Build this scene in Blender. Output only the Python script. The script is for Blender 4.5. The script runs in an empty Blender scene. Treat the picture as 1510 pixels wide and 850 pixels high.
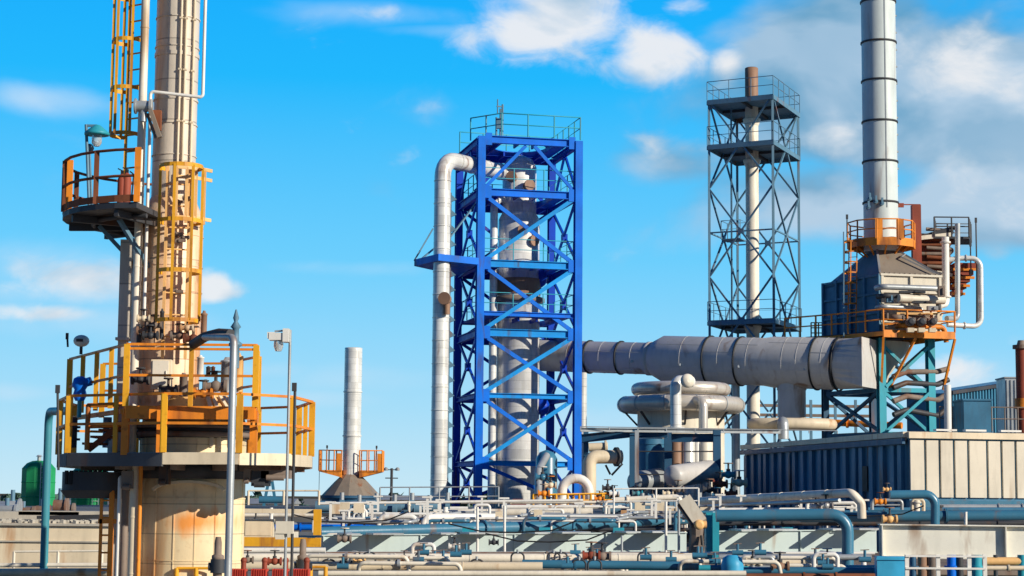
import bpy, math, random
from mathutils import Vector, Matrix
random.seed(7)
R = math.radians
# ------------------------------------------------------------------ camera numbers
F = 2784.0                       # focal length in pixels of a 1510 px wide frame
CX, CY = 755.0, 425.0
CAM = Vector((0, 0, 9.0))
TILT, ROLL = R(6.35), R(0.5)
fwd = Vector((0, math.cos(TILT), math.sin(TILT)))
r0 = Vector((1, 0, 0)); u0 = r0.cross(fwd)
UP = u0 * math.cos(ROLL) - r0 * math.sin(ROLL)
RT = r0 * math.cos(ROLL) + u0 * math.sin(ROLL)
def W(px, py, Y):
    """world point at depth Y that the surveyed bearing (px, py) points to"""
    d = fwd + RT * ((px - CX) / F) + UP * ((CY - py) / F)
    return CAM + d * (Y / d.y)
def V(x, y, z): return Vector((x, y, z))
def M(n, Y): return n * Y / F    # size in metres of n px at depth Y
scene = bpy.context.scene
COL = scene.collection

# ------------------------------------------------------------------ mesh builder
class MB:
    def __init__(s): s.v = []; s.f = []; s.m = []; s.s = []; s.cur = 0
    def add(s, vs, fs, smooth=False):
        o = len(s.v); s.v += [Vector(v) for v in vs]
        for f in fs: s.f.append(tuple(i + o for i in f)); s.m.append(s.cur); s.s.append(smooth)
        return s
    def mat(s, i): s.cur = i; return s
    def boxv(s, c, ax, ay, az):
        """ax, ay, az half-vectors"""
        c = Vector(c); vs = [c + ax * i + ay * j + az * k for k in (-1, 1) for j in (-1, 1) for i in (-1, 1)]
        return s.add(vs, [(0, 2, 3, 1), (4, 5, 7, 6), (0, 1, 5, 4), (2, 6, 7, 3), (0, 4, 6, 2), (1, 3, 7, 5)])
    def box(s, c, sz, rz=0.0):
        ca, sa = math.cos(rz), math.sin(rz)
        return s.boxv(c, V(ca, sa, 0) * sz[0] / 2, V(-sa, ca, 0) * sz[1] / 2, V(0, 0, 1) * sz[2] / 2)
    def bar(s, a, b, w, h=None):
        a = Vector(a); b = Vector(b); d = b - a; L = d.length; d /= L; h = h or w
        up = V(0, 0, 1) if abs(d.z) < 0.95 else V(0, 1, 0)
        sx = d.cross(up).normalized(); sy = sx.cross(d).normalized()
        return s.boxv((a + b) / 2, d * L / 2, sx * w / 2, sy * h / 2)
    def ibeam(s, a, b, w, h, t=0.02):
        a = Vector(a); b = Vector(b); d = (b - a); L = d.length; d /= L
        up = V(0, 0, 1) if abs(d.z) < 0.95 else V(0, 1, 0)
        sx = d.cross(up).normalized(); sy = sx.cross(d).normalized(); c = (a + b) / 2
        s.boxv(c + sy * (h / 2 - t / 2), d * L / 2, sx * w / 2, sy * t / 2)
        s.boxv(c - sy * (h / 2 - t / 2), d * L / 2, sx * w / 2, sy * t / 2)
        return s.boxv(c, d * L / 2, sx * t / 2, sy * (h / 2 - t))
    def cyl(s, a, b, r, r2=None, n=14, caps=True):
        a = Vector(a); b = Vector(b); r2 = r if r2 is None else r2; d = (b - a).normalized()
        up = V(0, 0, 1) if abs(d.z) < 0.95 else V(0, 1, 0)
        x = d.cross(up).normalized(); y = d.cross(x)
        vs = []
        for p, q in ((a, r), (b, r2)):
            for i in range(n):
                t = 2 * math.pi * i / n; vs.append(p + (x * math.cos(t) + y * math.sin(t)) * q)
        s.add(vs, [(i, (i + 1) % n, n + (i + 1) % n, n + i) for i in range(n)], True)
        if caps: s.add(vs, [tuple(range(n - 1, -1, -1)), tuple(range(n, 2 * n))])
        return s
    def tube(s, pts, r, bend=None, n=10, closed=False, seg=6):
        pts = [Vector(p) for p in pts]
        if bend is None: bend = r * 2.2
        if closed or bend <= 0: path = pts
        else:
            path = [pts[0]]
            for i in range(1, len(pts) - 1):
                p = pts[i]; a = (pts[i - 1] - p); b = (pts[i + 1] - p)
                la, lb = a.length, b.length; a /= la; b /= lb
                ang = a.angle(b)
                if ang > 3.1: path.append(p); continue
                d = min(bend / math.tan(ang / 2), la * .48, lb * .48)
                q0 = p + a * d; q1 = p + b * d
                rr = d * math.tan(ang / 2); ctr = p + (a + b).normalized() * (rr / math.sin(ang / 2))
                for k in range(seg + 1):
                    t = k / seg; m = (q0 - ctr).normalized().slerp((q1 - ctr).normalized(), t)
                    path.append(ctr + m * rr)
            path.append(pts[-1])
        N = len(path); vs = []; prev = None
        for i, p in enumerate(path):
            if closed: d = (path[(i + 1) % N] - path[i - 1]).normalized()
            elif i == 0: d = (path[1] - path[0]).normalized()
            elif i == N - 1: d = (path[-1] - path[-2]).normalized()
            else: d = ((path[i + 1] - p).normalized() + (p - path[i - 1]).normalized()).normalized()
            if prev is None:
                up = V(0, 0, 1) if abs(d.z) < 0.9 else V(0, 1, 0); x = d.cross(up).normalized()
            else: x = (prev - d * prev.dot(d)).normalized()
            prev = x; y = d.cross(x)
            for k in range(n):
                t = 2 * math.pi * k / n; vs.append(p + (x * math.cos(t) + y * math.sin(t)) * r)
        fs = []
        for i in range(N if closed else N - 1):
            j = (i + 1) % N
            for k in range(n): fs.append((i * n + k, i * n + (k + 1) % n, j * n + (k + 1) % n, j * n + k))
        s.add(vs, fs, True)
        if not closed: s.add(vs[:n], [tuple(range(n - 1, -1, -1))]); s.add(vs[-n:], [tuple(range(n))])
        return s
    def lathe(s, c, prof, n=32, axis=None, smooth=True, cap=True):
        """prof: (radius, height) pairs"""
        c = Vector(c); ax = Vector(axis).normalized() if axis is not None else V(0, 0, 1)
        up = V(0, 1, 0) if abs(ax.z) > .9 else V(0, 0, 1); x = ax.cross(up).normalized(); y = ax.cross(x)
        vs = []
        for r, h in prof:
            for i in range(n):
                t = 2 * math.pi * i / n; vs.append(c + ax * h + (x * math.cos(t) + y * math.sin(t)) * r)
        fs = [(j * n + i, j * n + (i + 1) % n, (j + 1) * n + (i + 1) % n, (j + 1) * n + i)
              for j in range(len(prof) - 1) for i in range(n)]
        s.add(vs, fs, smooth)
        if cap: s.add(vs[:n], [tuple(range(n - 1, -1, -1))]); s.add(vs[-n:], [tuple(range(n))])
        return s
    def prism(s, poly, z0, z1):
        n = len(poly); vs = [V(p[0], p[1], z0) for p in poly] + [V(p[0], p[1], z1) for p in poly]
        return s.add(vs, [tuple(range(n - 1, -1, -1)), tuple(range(n, 2 * n))] +
                     [(i, (i + 1) % n, n + (i + 1) % n, n + i) for i in range(n)])
    def sphere(s, c, r, n=14, sq=1.0):
        return s.lathe(V(*c), [(max(.001, r * math.sin(math.pi * k / 8)), -r * sq * math.cos(math.pi * k / 8)) for k in range(9)], n, cap=False)
    def quad(s, a, b, c, d): return s.add([a, b, c, d], [(0, 1, 2, 3)])

def link(name, mb, mats, parent=None, origin=None):
    me = bpy.data.meshes.new(name)
    if parent is not None: origin = world_loc(parent)
    elif origin is None:
        xs = [v.x for v in mb.v]; ys = [v.y for v in mb.v]; zs = [v.z for v in mb.v]
        origin = V((min(xs) + max(xs)) / 2, (min(ys) + max(ys)) / 2, min(zs))
    me.from_pydata([v - origin for v in mb.v], [], mb.f)
    if not isinstance(mats, (list, tuple)): mats = [mats]
    for m in mats: me.materials.append(m)
    for p, mi, sm in zip(me.polygons, mb.m, mb.s): p.material_index = mi; p.use_smooth = sm
    me.update()
    o = bpy.data.objects.new(name, me); COL.objects.link(o)
    if parent is not None: o.parent = parent
    else: o.location = origin
    return o
def world_loc(o):
    p = Vector((0, 0, 0))
    while o is not None: p += o.location; o = o.parent
    return p
def tag(o, label, cat, group=None):
    o['label'] = label; o['category'] = cat
    if group: o['group'] = group
    return o
def thing(name, label, cat, loc, group=None):
    o = bpy.data.objects.new(name, None); o.empty_display_size = .2; COL.objects.link(o); o.location = loc
    return tag(o, label, cat, group)
def solo(name, label, cat, mb, mats, group=None): return tag(link(name, mb, mats), label, cat, group)
def struct(name, mb, mats):
    o = link(name, mb, mats); o['kind'] = 'structure'; return o
def copy_thing(t, loc, label, group=None):
    c = t.copy(); COL.objects.link(c); c.location = loc; c['label'] = label
    if group: c['group'] = group
    for ch in list(t.children):
        k = ch.copy(); COL.objects.link(k); k.parent = c
        for g in list(ch.children): q = g.copy(); COL.objects.link(q); q.parent = k
    return c

# ------------------------------------------------------------------ materials
def nt(m):
    m.use_nodes = True; t = m.node_tree; t.nodes.clear(); return t
def paint(name, col, rough=.5, var=.25, rust=0.0, rustcol=(.22, .07, .02), metal=0.0, scale=1.0, streak=.18, bump=.02, dark=(.03, .025, .02), grime=.35, spec=.4):
    """weathered paint: tone variation, vertical grime streaks, rust patches, faint dents"""
    m = bpy.data.materials.new(name); t = nt(m); N = t.nodes; L = t.links
    out = N.new('ShaderNodeOutputMaterial'); b = N.new('ShaderNodeBsdfPrincipled'); L.new(b.outputs[0], out.inputs[0])
    b.inputs['Metallic'].default_value = metal; b.inputs['Specular IOR Level'].default_value = spec
    g = N.new('ShaderNodeNewGeometry')
    def noise(sc, det, vec, dist=0.0):
        n = N.new('ShaderNodeTexNoise'); n.inputs['Scale'].default_value = sc; n.inputs['Detail'].default_value = det
        n.inputs['Distortion'].default_value = dist; L.new(vec, n.inputs['Vector']); return n.outputs['Fac']
    def ramp(f, a, bb):
        r = N.new('ShaderNodeMapRange'); r.inputs['From Min'].default_value = a; r.inputs['From Max'].default_value = bb
        L.new(f, r.inputs['Value']); return r.outputs['Result']
    def mix(f, a, bb, k=None):
        x = N.new('ShaderNodeMix'); x.data_type = 'RGBA'
        if isinstance(f, float): x.inputs['Factor'].default_value = f
        else:
            if k is not None:
                mm = N.new('ShaderNodeMath'); mm.operation = 'MULTIPLY'; mm.inputs[1].default_value = k; L.new(f, mm.inputs[0]); f = mm.outputs[0]
            L.new(f, x.inputs['Factor'])
        for i, c in ((6, a), (7, bb)):
            if isinstance(c, tuple): x.inputs[i].default_value = (*c, 1)
            else: L.new(c, x.inputs[i])
        return x.outputs[2]
    mp = N.new('ShaderNodeMapping'); mp.inputs['Scale'].default_value = (1, 1, streak); L.new(g.outputs['Position'], mp.inputs['Vector'])
    big = noise(.9 * scale, 5, g.outputs['Position']); st = noise(4.5 * scale, 6, mp.outputs[0]); fine = noise(22 * scale, 4, g.outputs['Position'])
    lo = tuple(c * (1 - var) for c in col); hi = tuple(min(.95, c * (1 + var * .6)) for c in col)
    c = mix(ramp(big, .3, .7), lo, hi)
    c = mix(ramp(st, .5, .78), c, tuple(.35 * x + .65 * y for x, y in zip(col, dark)), grime)
    c = mix(ramp(fine, .62, .8), c, dark, grime * .5)
    if rust > 0:
        rr = noise(1.6 * scale, 9, mp.outputs[0], .6)
        c = mix(ramp(rr, .62 - .22 * rust, .74 - .18 * rust), c, rustcol, .85)
        rf = noise(7 * scale, 6, g.outputs['Position'])
        c = mix(ramp(rf, .6 - .05 * rust, .72), c, tuple(x * .6 for x in rustcol), min(.8, rust))
    L.new(c, b.inputs['Base Color'])
    rg = N.new('ShaderNodeMapRange'); rg.inputs['To Min'].default_value = max(.05, rough - .15); rg.inputs['To Max'].default_value = min(1, rough + .2)
    L.new(st, rg.inputs['Value']); L.new(rg.outputs[0], b.inputs['Roughness'])
    if bump:
        bp = N.new('ShaderNodeBump'); bp.inputs['Strength'].default_value = .35; bp.inputs['Distance'].default_value = bump
        L.new(big, bp.inputs['Height']); bp2 = N.new('ShaderNodeBump'); bp2.inputs['Strength'].default_value = .25; bp2.inputs['Distance'].default_value = .006
        L.new(fine, bp2.inputs['Height']); L.new(bp.outputs[0], bp2.inputs['Normal']); L.new(bp2.outputs[0], b.inputs['Normal'])
    return m
def sheet_metal(name, col, z0, dz, az=0.6, **kw):
    """insulation cladding: sheets that differ a little in tone from ring to ring"""
    m = paint(name, col, **kw); t = m.node_tree; N = t.nodes; L = t.links
    b = [n for n in N if n.type == 'BSDF_PRINCIPLED'][0]; src = b.inputs['Base Color'].links[0].from_socket
    g = N.new('ShaderNodeNewGeometry'); sp = N.new('ShaderNodeSeparateXYZ'); L.new(g.outputs['Position'], sp.inputs[0])
    a = N.new('ShaderNodeMath'); a.operation = 'DIVIDE'; a.inputs[1].default_value = dz; L.new(sp.outputs['Z'], a.inputs[0])
    fl = N.new('ShaderNodeMath'); fl.operation = 'FLOOR'; L.new(a.outputs[0], fl.inputs[0])
    ax = N.new('ShaderNodeMath'); ax.operation = 'DIVIDE'; ax.inputs[1].default_value = az; L.new(sp.outputs['X'], ax.inputs[0])
    fx = N.new('ShaderNodeMath'); fx.operation = 'FLOOR'; L.new(ax.outputs[0], fx.inputs[0])
    cb = N.new('ShaderNodeCombineXYZ'); L.new(fl.outputs[0], cb.inputs[0]); L.new(fx.outputs[0], cb.inputs[1])
    wn = N.new('ShaderNodeTexWhiteNoise'); wn.noise_dimensions = '2D'; L.new(cb.outputs[0], wn.inputs['Vector'])
    mr = N.new('ShaderNodeMapRange'); mr.inputs['To Min'].default_value = .84; mr.inputs['To Max'].default_value = 1.06; L.new(wn.outputs['Value'], mr.inputs['Value'])
    # dark seam at each ring joint
    fr = N.new('ShaderNodeMath'); fr.operation = 'FRACT'; L.new(a.outputs[0], fr.inputs[0])
    sm = N.new('ShaderNodeMath'); sm.operation = 'GREATER_THAN'; sm.inputs[1].default_value = .035; L.new(fr.outputs[0], sm.inputs[0])
    s2 = N.new('ShaderNodeMapRange'); s2.inputs['To Min'].default_value = .6; L.new(sm.outputs[0], s2.inputs['Value'])
    mu = N.new('ShaderNodeMath'); mu.operation = 'MULTIPLY'; L.new(mr.outputs[0], mu.inputs[0]); L.new(s2.outputs[0], mu.inputs[1])
    vm = N.new('ShaderNodeVectorMath'); vm.operation = 'SCALE'; L.new(src, vm.inputs[0]); L.new(mu.outputs[0], vm.inputs['Scale'])
    L.new(vm.outputs[0], b.inputs['Base Color']); return m

RUST = (.26, .08, .025)
mt = {
 'cream': paint('cream_paint', (.80, .66, .46), .5, .15, .12, (.45, .2, .06), grime=.3),
 'cream_clad': sheet_metal('cream_cladding', (.90, .70, .42), 0, .52, 5.0, rough=.45, var=.14, rust=.22, rustcol=(.62, .27, .07), grime=.3),
 'stack_clad': sheet_metal('stack_cladding', (.66, .57, .46), 0, .75, .45, rough=.4, var=.12, rust=.08, rustcol=(.4, .2, .08), grime=.3),
 'galv_clad': sheet_metal('galvanised_cladding', (.84, .82, .76), 0, .42, .5, rough=.26, var=.18, rust=.05, metal=.12, grime=.3, spec=.7),
 'white': paint('white_paint', (.86, .82, .74), .42, .1, .06, (.4, .2, .08), grime=.28),
 'offwhite': paint('offwhite_pipe_jacket', (.86, .77, .62), .42, .14, .08, (.4, .22, .08), grime=.32),
 'galv': paint('galvanised_steel', (.46, .48, .48), .4, .2, .05, metal=.35, grime=.35),
 'grey': paint('grey_paint', (.3, .3, .3), .5, .2, .1, grime=.35),
 'duct': paint('duct_grey_paint', (.60, .57, .53), .38, .12, .05, (.30, .17, .09), grime=.24, scale=.8, streak=.35),
 'dark': paint('dark_steel', (.05, .052, .058), .55, .3, .2, (.12, .05, .02)),
 'black': paint('black_rubber', (.015, .016, .018), .6, .2),
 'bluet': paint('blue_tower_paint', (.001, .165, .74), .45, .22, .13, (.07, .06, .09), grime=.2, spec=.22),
 'blue_shade': paint('shaded_blue_tower_paint', (.001, .055, .50), .45, .18, .03, grime=.2, spec=.2),  # tower blue darkened to carry the shade on back and side members
 'steelblue': paint('steel_blue_pipe_paint', (.045, .18, .28), .3, .15, .04, (.2, .1, .05), grime=.25, spec=.6),
 'teal': paint('teal_paint', (.03, .36, .45), .42, .15, .08, (.2, .1, .05), grime=.3),
 'scaff': paint('blue_grey_steel', (.12, .24, .33), .5, .2, .06, grime=.3),
 'navy': paint('navy_and_shade_paint', (.05, .19, .31), .5, .22, .10, (.14, .07, .04), grime=.45),  # navy things, and the building's left wall with its shade painted in
 'navyb': paint('navy_box_paint', (.025, .10, .19), .5, .2, .05, grime=.3),
 'orange': paint('orange_paint', (.88, .27, .02), .5, .2, .42, (.24, .07, .02), grime=.3),
 'peach': paint('faded_orange_paint', (.92, .52, .20), .5, .15, .12, (.35, .12, .04), grime=.25),
 'yellow': paint('yellow_paint', (.92, .42, .02), .5, .2, .34, (.4, .14, .03), grime=.25),
 'rust': paint('rusted_steel', (.24, .075, .03), .8, .35, .3, (.1, .035, .02)),
 'rustred': paint('red_oxide_steel', (.30, .06, .03), .65, .25, .2, (.12, .04, .02)),
 'red': paint('red_paint', (.62, .07, .04), .4, .15, .1, grime=.3),
 'green': paint('green_tank_paint', (.02, .34, .11), .45, .2, .08, grime=.35),
 'cyan': paint('cyan_tarpaulin', (.05, .42, .68), .45, .25, 0, grime=.1, scale=2),
 'panel': paint('beige_panel', (.74, .66, .52), .5, .1, .05, (.3, .18, .08), grime=.28),
 'concrete': paint('concrete', (.46, .42, .35), .85, .15, 0, grime=.4, bump=.05),
 'girder': paint('girder_paint', (.84, .80, .68), .45, .08, .04, (.3, .16, .08), grime=.2),
 'mid_clad': sheet_metal('stained_cladding', (.90, .64, .42), 0, .6, .3, rough=.45, var=.16, rust=.55, rustcol=(.68, .33, .14), grime=.32),
 'ringpipe': paint('silver_tan_lagging', (.66, .60, .52), .3, .12, .05, metal=.35, grime=.25),
 'deckgrey': paint('deck_grey', (.13, .13, .13), .8, .3, .1, grime=.4),
 'blue_lit': paint('sunlit_blue_tower_paint', (.003, .30, .76), .45, .22, .12, (.08, .07, .09), grime=.2, spec=.25),  # tower blue lightened to carry sunlight on front beams and braces
 'tealw': paint('shade_tinted_girder_paint', (.52, .61, .58), .45, .08, .04, (.3, .16, .08), grime=.18),  # white girder paint tinted teal to colour its shade
 'tealg': paint('teal_girder_paint', (.06, .28, .34), .45, .1, .04, (.3, .16, .08), grime=.2),
 'duct2': paint('stack_grey_paint', (.62, .68, .66), .45, .1, .03, grime=.2, scale=.6),
 'hood': paint('hood_brown_grey', (.26, .21, .16), .55, .15, .08, grime=.3),
 'brown': paint('brown_weathered_steel', (.25, .19, .15), .7, .3, .35, (.2, .08, .04)),
 'bronze': paint('rusty_stack_tip', (.32, .18, .11), .6, .2, .2, (.2, .08, .04)),
}
def glass(name):
    m = bpy.data.materials.new(name); t = nt(m); N = t.nodes; L = t.links
    out = N.new('ShaderNodeOutputMaterial'); b = N.new('ShaderNodeBsdfPrincipled'); L.new(b.outputs[0], out.inputs[0])
    b.inputs['Base Color'].default_value = (.75, .82, .85, 1); b.inputs['Roughness'].default_value = .15; b.inputs['Transmission Weight'].default_value = .6
    return m
mt['glass'] = glass('lamp_glass')
# rust-run patch on the big vessel
def rust_patch(m, c, rx, rz, col=(.75, .26, .05)):
    t = m.node_tree; N = t.nodes; L = t.links
    b = [n for n in N if n.type == 'BSDF_PRINCIPLED'][0]; src = b.inputs['Base Color'].links[0].from_socket
    g = N.new('ShaderNodeNewGeometry'); v = N.new('ShaderNodeVectorMath'); v.operation = 'SUBTRACT'; v.inputs[1].default_value = c; L.new(g.outputs['Position'], v.inputs[0])
    d = N.new('ShaderNodeVectorMath'); d.operation = 'MULTIPLY'; d.inputs[1].default_value = (1 / rx, 0, 1 / rz); L.new(v.outputs[0], d.inputs[0])
    ln = N.new('ShaderNodeVectorMath'); ln.operation = 'LENGTH'; L.new(d.outputs[0], ln.inputs[0])
    n = N.new('ShaderNodeTexNoise'); n.inputs['Scale'].default_value = 6; n.inputs['Detail'].default_value = 6
    mp = N.new('ShaderNodeMapping'); mp.inputs['Scale'].default_value = (1, 1, .25); L.new(g.outputs['Position'], mp.inputs[0]); L.new(mp.outputs[0], n.inputs['Vector'])
    s = N.new('ShaderNodeMath'); s.operation = 'MULTIPLY_ADD'; s.inputs[1].default_value = 1.2; L.new(n.outputs['Fac'], s.inputs[0]); L.new(ln.outputs['Value'], s.inputs[2])
    r = N.new('ShaderNodeMapRange'); r.inputs['From Min'].default_value = 1.55; r.inputs['From Max'].default_value = .8; r.inputs['To Max'].default_value = .95; L.new(s.outputs[0], r.inputs['Value'])
    x = N.new('ShaderNodeMix'); x.data_type = 'RGBA'; L.new(r.outputs[0], x.inputs['Factor']); L.new(src, x.inputs[6]); x.inputs[7].default_value = (*col, 1)
    L.new(x.outputs[2], b.inputs['Base Color'])

# ------------------------------------------------------------------ reusable assemblies
def dirv(a): a = R(a); return V(math.sin(a), -math.cos(a), 0)     # 0 = towards the camera side, + = to the right
def rail_path(mb, pts, h=1.05, rr=.022, pr=.03, step=1.3, mid=True, kick=False, closed=False, flat=False):
    pts = [Vector(p) for p in pts]; z = V(0, 0, 1)
    seq = pts + ([pts[0]] if closed else [])
    mb.tube([p + z * h for p in seq], rr, 0, 6)
    if mid: mb.tube([p + z * h * .52 for p in seq], rr * .9, 0, 6)
    for i in range(len(seq) - 1):
        a, b = seq[i], seq[i + 1]; n = max(1, round((b - a).length / step))
        for k in range(n + (1 if i == len(seq) - 2 and not closed else 0)):
            p = a.lerp(b, k / n)
            if flat: mb.box(p + z * h / 2, (pr * 2.6, pr, h))
            else: mb.cyl(p, p + z * h, pr, n=6)
        if kick: mb.bar(a + z * .07, b + z * .07, .012, .13)
    return mb
def ladder(parent, a, b, w=.45, ring=None, mat='orange', face=V(0, -1, 0), cage=None, cmat=None, rung=.3):
    """ladder from a up to b; face = outward direction"""
    a = Vector(a); b = Vector(b); sx = face.cross(V(0, 0, 1)).normalized(); L = MB()
    for s in (-1, 1): L.bar(a + sx * s * w / 2, b + sx * s * w / 2, .05, .05)
    n = int((b - a).length / rung)
    for i in range(1, n): p = a.lerp(b, i / n); L.cyl(p - sx * w / 2, p + sx * w / 2, .016, n=6)
    o = link('ladder', L, mt[mat], parent)
    if cage:
        r, hoops, straps = cage; cm = MB()
        for hz in hoops:
            t = (hz - a.z) / (b.z - a.z); c = a.lerp(b, t) + face * r * .75
            pts = [c + sx * math.sin(R(q)) * r + face * math.cos(R(q)) * r for q in range(-140, 141, 20)]
            for i in range(len(pts) - 1): cm.bar(pts[i], pts[i + 1], .012, .07)
        z0, z1 = min(hoops), max(hoops)
        for q in straps:
            for i in range(1):
                t0 = (z0 - a.z) / (b.z - a.z); t1 = (z1 - a.z) / (b.z - a.z)
                off = face * r * .75 + sx * math.sin(R(q)) * r + face * math.cos(R(q)) * r
                cm.bar(a.lerp(b, t0) + off, a.lerp(b, t1) + off, .05, .015)
        link('safety_cage', cm, mt[cmat or mat], o)
    return o
def pipe(name, label, cat, pts, r, mat, bend=None, flanges=(), group=None, n=14, bands=None, fmat=None):
    """flanges: (segment index, fraction) list; bands: spacing of the jacket joints"""
    pts = [Vector(p) for p in pts]
    mb = MB(); mb.tube(pts, r, bend, n)
    if bands:
        for i in range(len(pts) - 1):
            L_ = (pts[i + 1] - pts[i]).length; k = int(L_ / bands); d = (pts[i + 1] - pts[i]).normalized()
            for j in range(1, k):
                p = pts[i].lerp(pts[i + 1], j / k); mb.cyl(p - d * .012, p + d * .012, r * 1.06 + .003, n=n)
    c = sum(pts, Vector()) / len(pts)
    if not flanges: return solo(name, label, cat, mb, mt[mat], group)
    t = thing(name, label, cat, V(c.x, c.y, min(p.z for p in pts)), group)
    link('pipe_body', mb, mt[mat], t)
    for i, f in flanges:
        p = pts[i].lerp(pts[i + 1], f); d = (pts[i + 1] - pts[i]).normalized(); q = MB()
        w = max(.018, r * .18)
        q.cyl(p - d * w * 1.1, p - d * w * .1, r * 1.45, n=n); q.cyl(p + d * w * .1, p + d * w * 1.1, r * 1.45, n=n)
        sx = d.cross(V(0, 0, 1) if abs(d.z) < .9 else V(0, 1, 0)).normalized(); sy = d.cross(sx)
        for k in range(8):
            v = sx * math.cos(k * math.pi / 4) * r * 1.25 + sy * math.sin(k * math.pi / 4) * r * 1.25
            q.cyl(p + v - d * w * 1.6, p + v + d * w * 1.6, r * .1, n=5)
        link('flange', q, mt[fmat or mat], t)
    return t
# ------------------------------------------------------------------ camera, sun, sky
cam = bpy.data.cameras.new('camera'); co = bpy.data.objects.new('camera', cam); COL.objects.link(co); scene.camera = co
cam.sensor_width = 36; cam.lens = 36 * F / 1510; cam.clip_start = .5; cam.clip_end = 20000
co.matrix_world = Matrix(((RT.x, UP.x, -fwd.x, CAM.x), (RT.y, UP.y, -fwd.y, CAM.y), (RT.z, UP.z, -fwd.z, CAM.z), (0, 0, 0, 1)))
AZ, EL = R(56), R(22)      # sun azimuth right of the camera's back, elevation
tosun = V(math.sin(AZ) * math.cos(EL), -math.cos(AZ) * math.cos(EL), math.sin(EL))
sl = bpy.data.lights.new('sun', 'SUN'); sl.energy = 5.0; sl.angle = R(.5); sl.color = (1.0, .93, .80)
so = bpy.data.objects.new('sun', sl); COL.objects.link(so); so.rotation_euler = (-tosun).to_track_quat('-Z', 'Y').to_euler(); so.location = (60, -40, 60)

world = bpy.data.worlds.new('World'); scene.world = world; world.use_nodes = True
t = world.node_tree; t.nodes.clear(); N = t.nodes; L = t.links
def m_(op, a, b=None, c=None, clamp=False):
    n = N.new('ShaderNodeMath'); n.operation = op; n.use_clamp = clamp
    for i, x in enumerate((a, b, c)):
        if x is None: continue
        if isinstance(x, (int, float)): n.inputs[i].default_value = x
        else: L.new(x, n.inputs[i])
    return n.outputs[0]
def mixc(f, a, b):
    x = N.new('ShaderNodeMix'); x.data_type = 'RGBA'
    if isinstance(f, (int, float)): x.inputs[0].default_value = f
    else: L.new(f, x.inputs[0])
    for i, c in ((6, a), (7, b)):
        if isinstance(c, tuple): x.inputs[i].default_value = (*c, 1)
        else: L.new(c, x.inputs[i])
    return x.outputs[2]
def rng(f, a, b, lo=0, hi=1, smooth=False):
    r = N.new('ShaderNodeMapRange'); r.interpolation_type = 'SMOOTHSTEP' if smooth else 'LINEAR'
    for k, v in (('From Min', a), ('From Max', b), ('To Min', lo), ('To Max', hi)): r.inputs[k].default_value = v
    L.new(f, r.inputs['Value']); return r.outputs['Result']
out = N.new('ShaderNodeOutputWorld'); bg = N.new('ShaderNodeBackground'); L.new(bg.outputs[0], out.inputs[0])
sky = N.new('ShaderNodeTexSky'); sky.sky_type = 'NISHITA'; sky.sun_disc = False; sky.sun_elevation = EL; sky.sun_rotation = math.pi - AZ
sky.air_density = 1.6; sky.dust_density = .4; sky.ozone_density = 4
tc = N.new('ShaderNodeTexCoord'); dv = tc.outputs['Generated']
sp = N.new('ShaderNodeSeparateXYZ'); L.new(dv, sp.inputs[0]); dx, dy, dz = sp.outputs
el = m_('ARCSINE', dz); az = m_('ARCTAN2', dx, dy)
ramp = N.new('ShaderNodeValToRGB'); L.new(rng(el, 0, R(30)), ramp.inputs[0])
e = ramp.color_ramp.elements; e[0].position = 0; e[0].color = (.58, .82, .94, 1); e[1].position = 1; e[1].color = (0, .09, .36, 1)
for p_, c_ in ((.09, (.37, .73, .97, 1)), (.24, (.14, .62, 1, 1)), (.42, (.005, .48, 1, 1)), (.52, (0, .42, 1, 1)), (.7, (0, .22, .66, 1))):
    q_ = e.new(p_); q_.color = c_
nis = N.new('ShaderNodeVectorMath'); nis.operation = 'SCALE'; nis.inputs['Scale'].default_value = .12; L.new(sky.outputs[0], nis.inputs[0])
base = mixc(.04, ramp.outputs[0], nis.outputs[0])
mp = N.new('ShaderNodeMapping'); mp.inputs['Scale'].default_value = (1, 1, 1.7); L.new(dv, mp.inputs[0])
def fbm(off, sc=13, det=9, dist=.35, rough=.52):
    a = N.new('ShaderNodeVectorMath'); a.operation = 'ADD'; a.inputs[1].default_value = off; L.new(mp.outputs[0], a.inputs[0])
    n = N.new('ShaderNodeTexNoise'); n.inputs['Scale'].default_value = sc; n.inputs['Detail'].default_value = det; n.inputs['Roughness'].default_value = rough
    n.inputs['Distortion'].default_value = dist; L.new(a.outputs[0], n.inputs['Vector']); return n.outputs['Fac']
n1 = fbm((3.1, .2, 1.4), 11, 7, .35, .48); n2 = fbm((3.1 + .022, .2, 1.4 + .028), 11, 4, .35, .48); n3 = fbm((7, 2, 1), 6, 4, .2)
n4 = fbm((1, 5, 2), 34, 5, .6, .6)
def bearing(px, py):
    d = (W(px, py, 100) - CAM).normalized(); return math.atan2(d.x, d.y), math.asin(d.z)
def blobs(lst):
    acc = None
    for px, py, rx, ry, amp in lst:
        a0, e0 = bearing(px, py)
        u = m_('MULTIPLY', m_('SUBTRACT', az, a0), F / rx); v = m_('MULTIPLY', m_('SUBTRACT', el, e0), F / ry)
        d = m_('ADD', m_('MULTIPLY', u, u), m_('MULTIPLY', v, v)); g = m_('MULTIPLY', m_('POWER', 2.718, m_('MULTIPLY', d, -1)), amp)
        acc = g if acc is None else m_('MAXIMUM', acc, g)
    return acc
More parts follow.
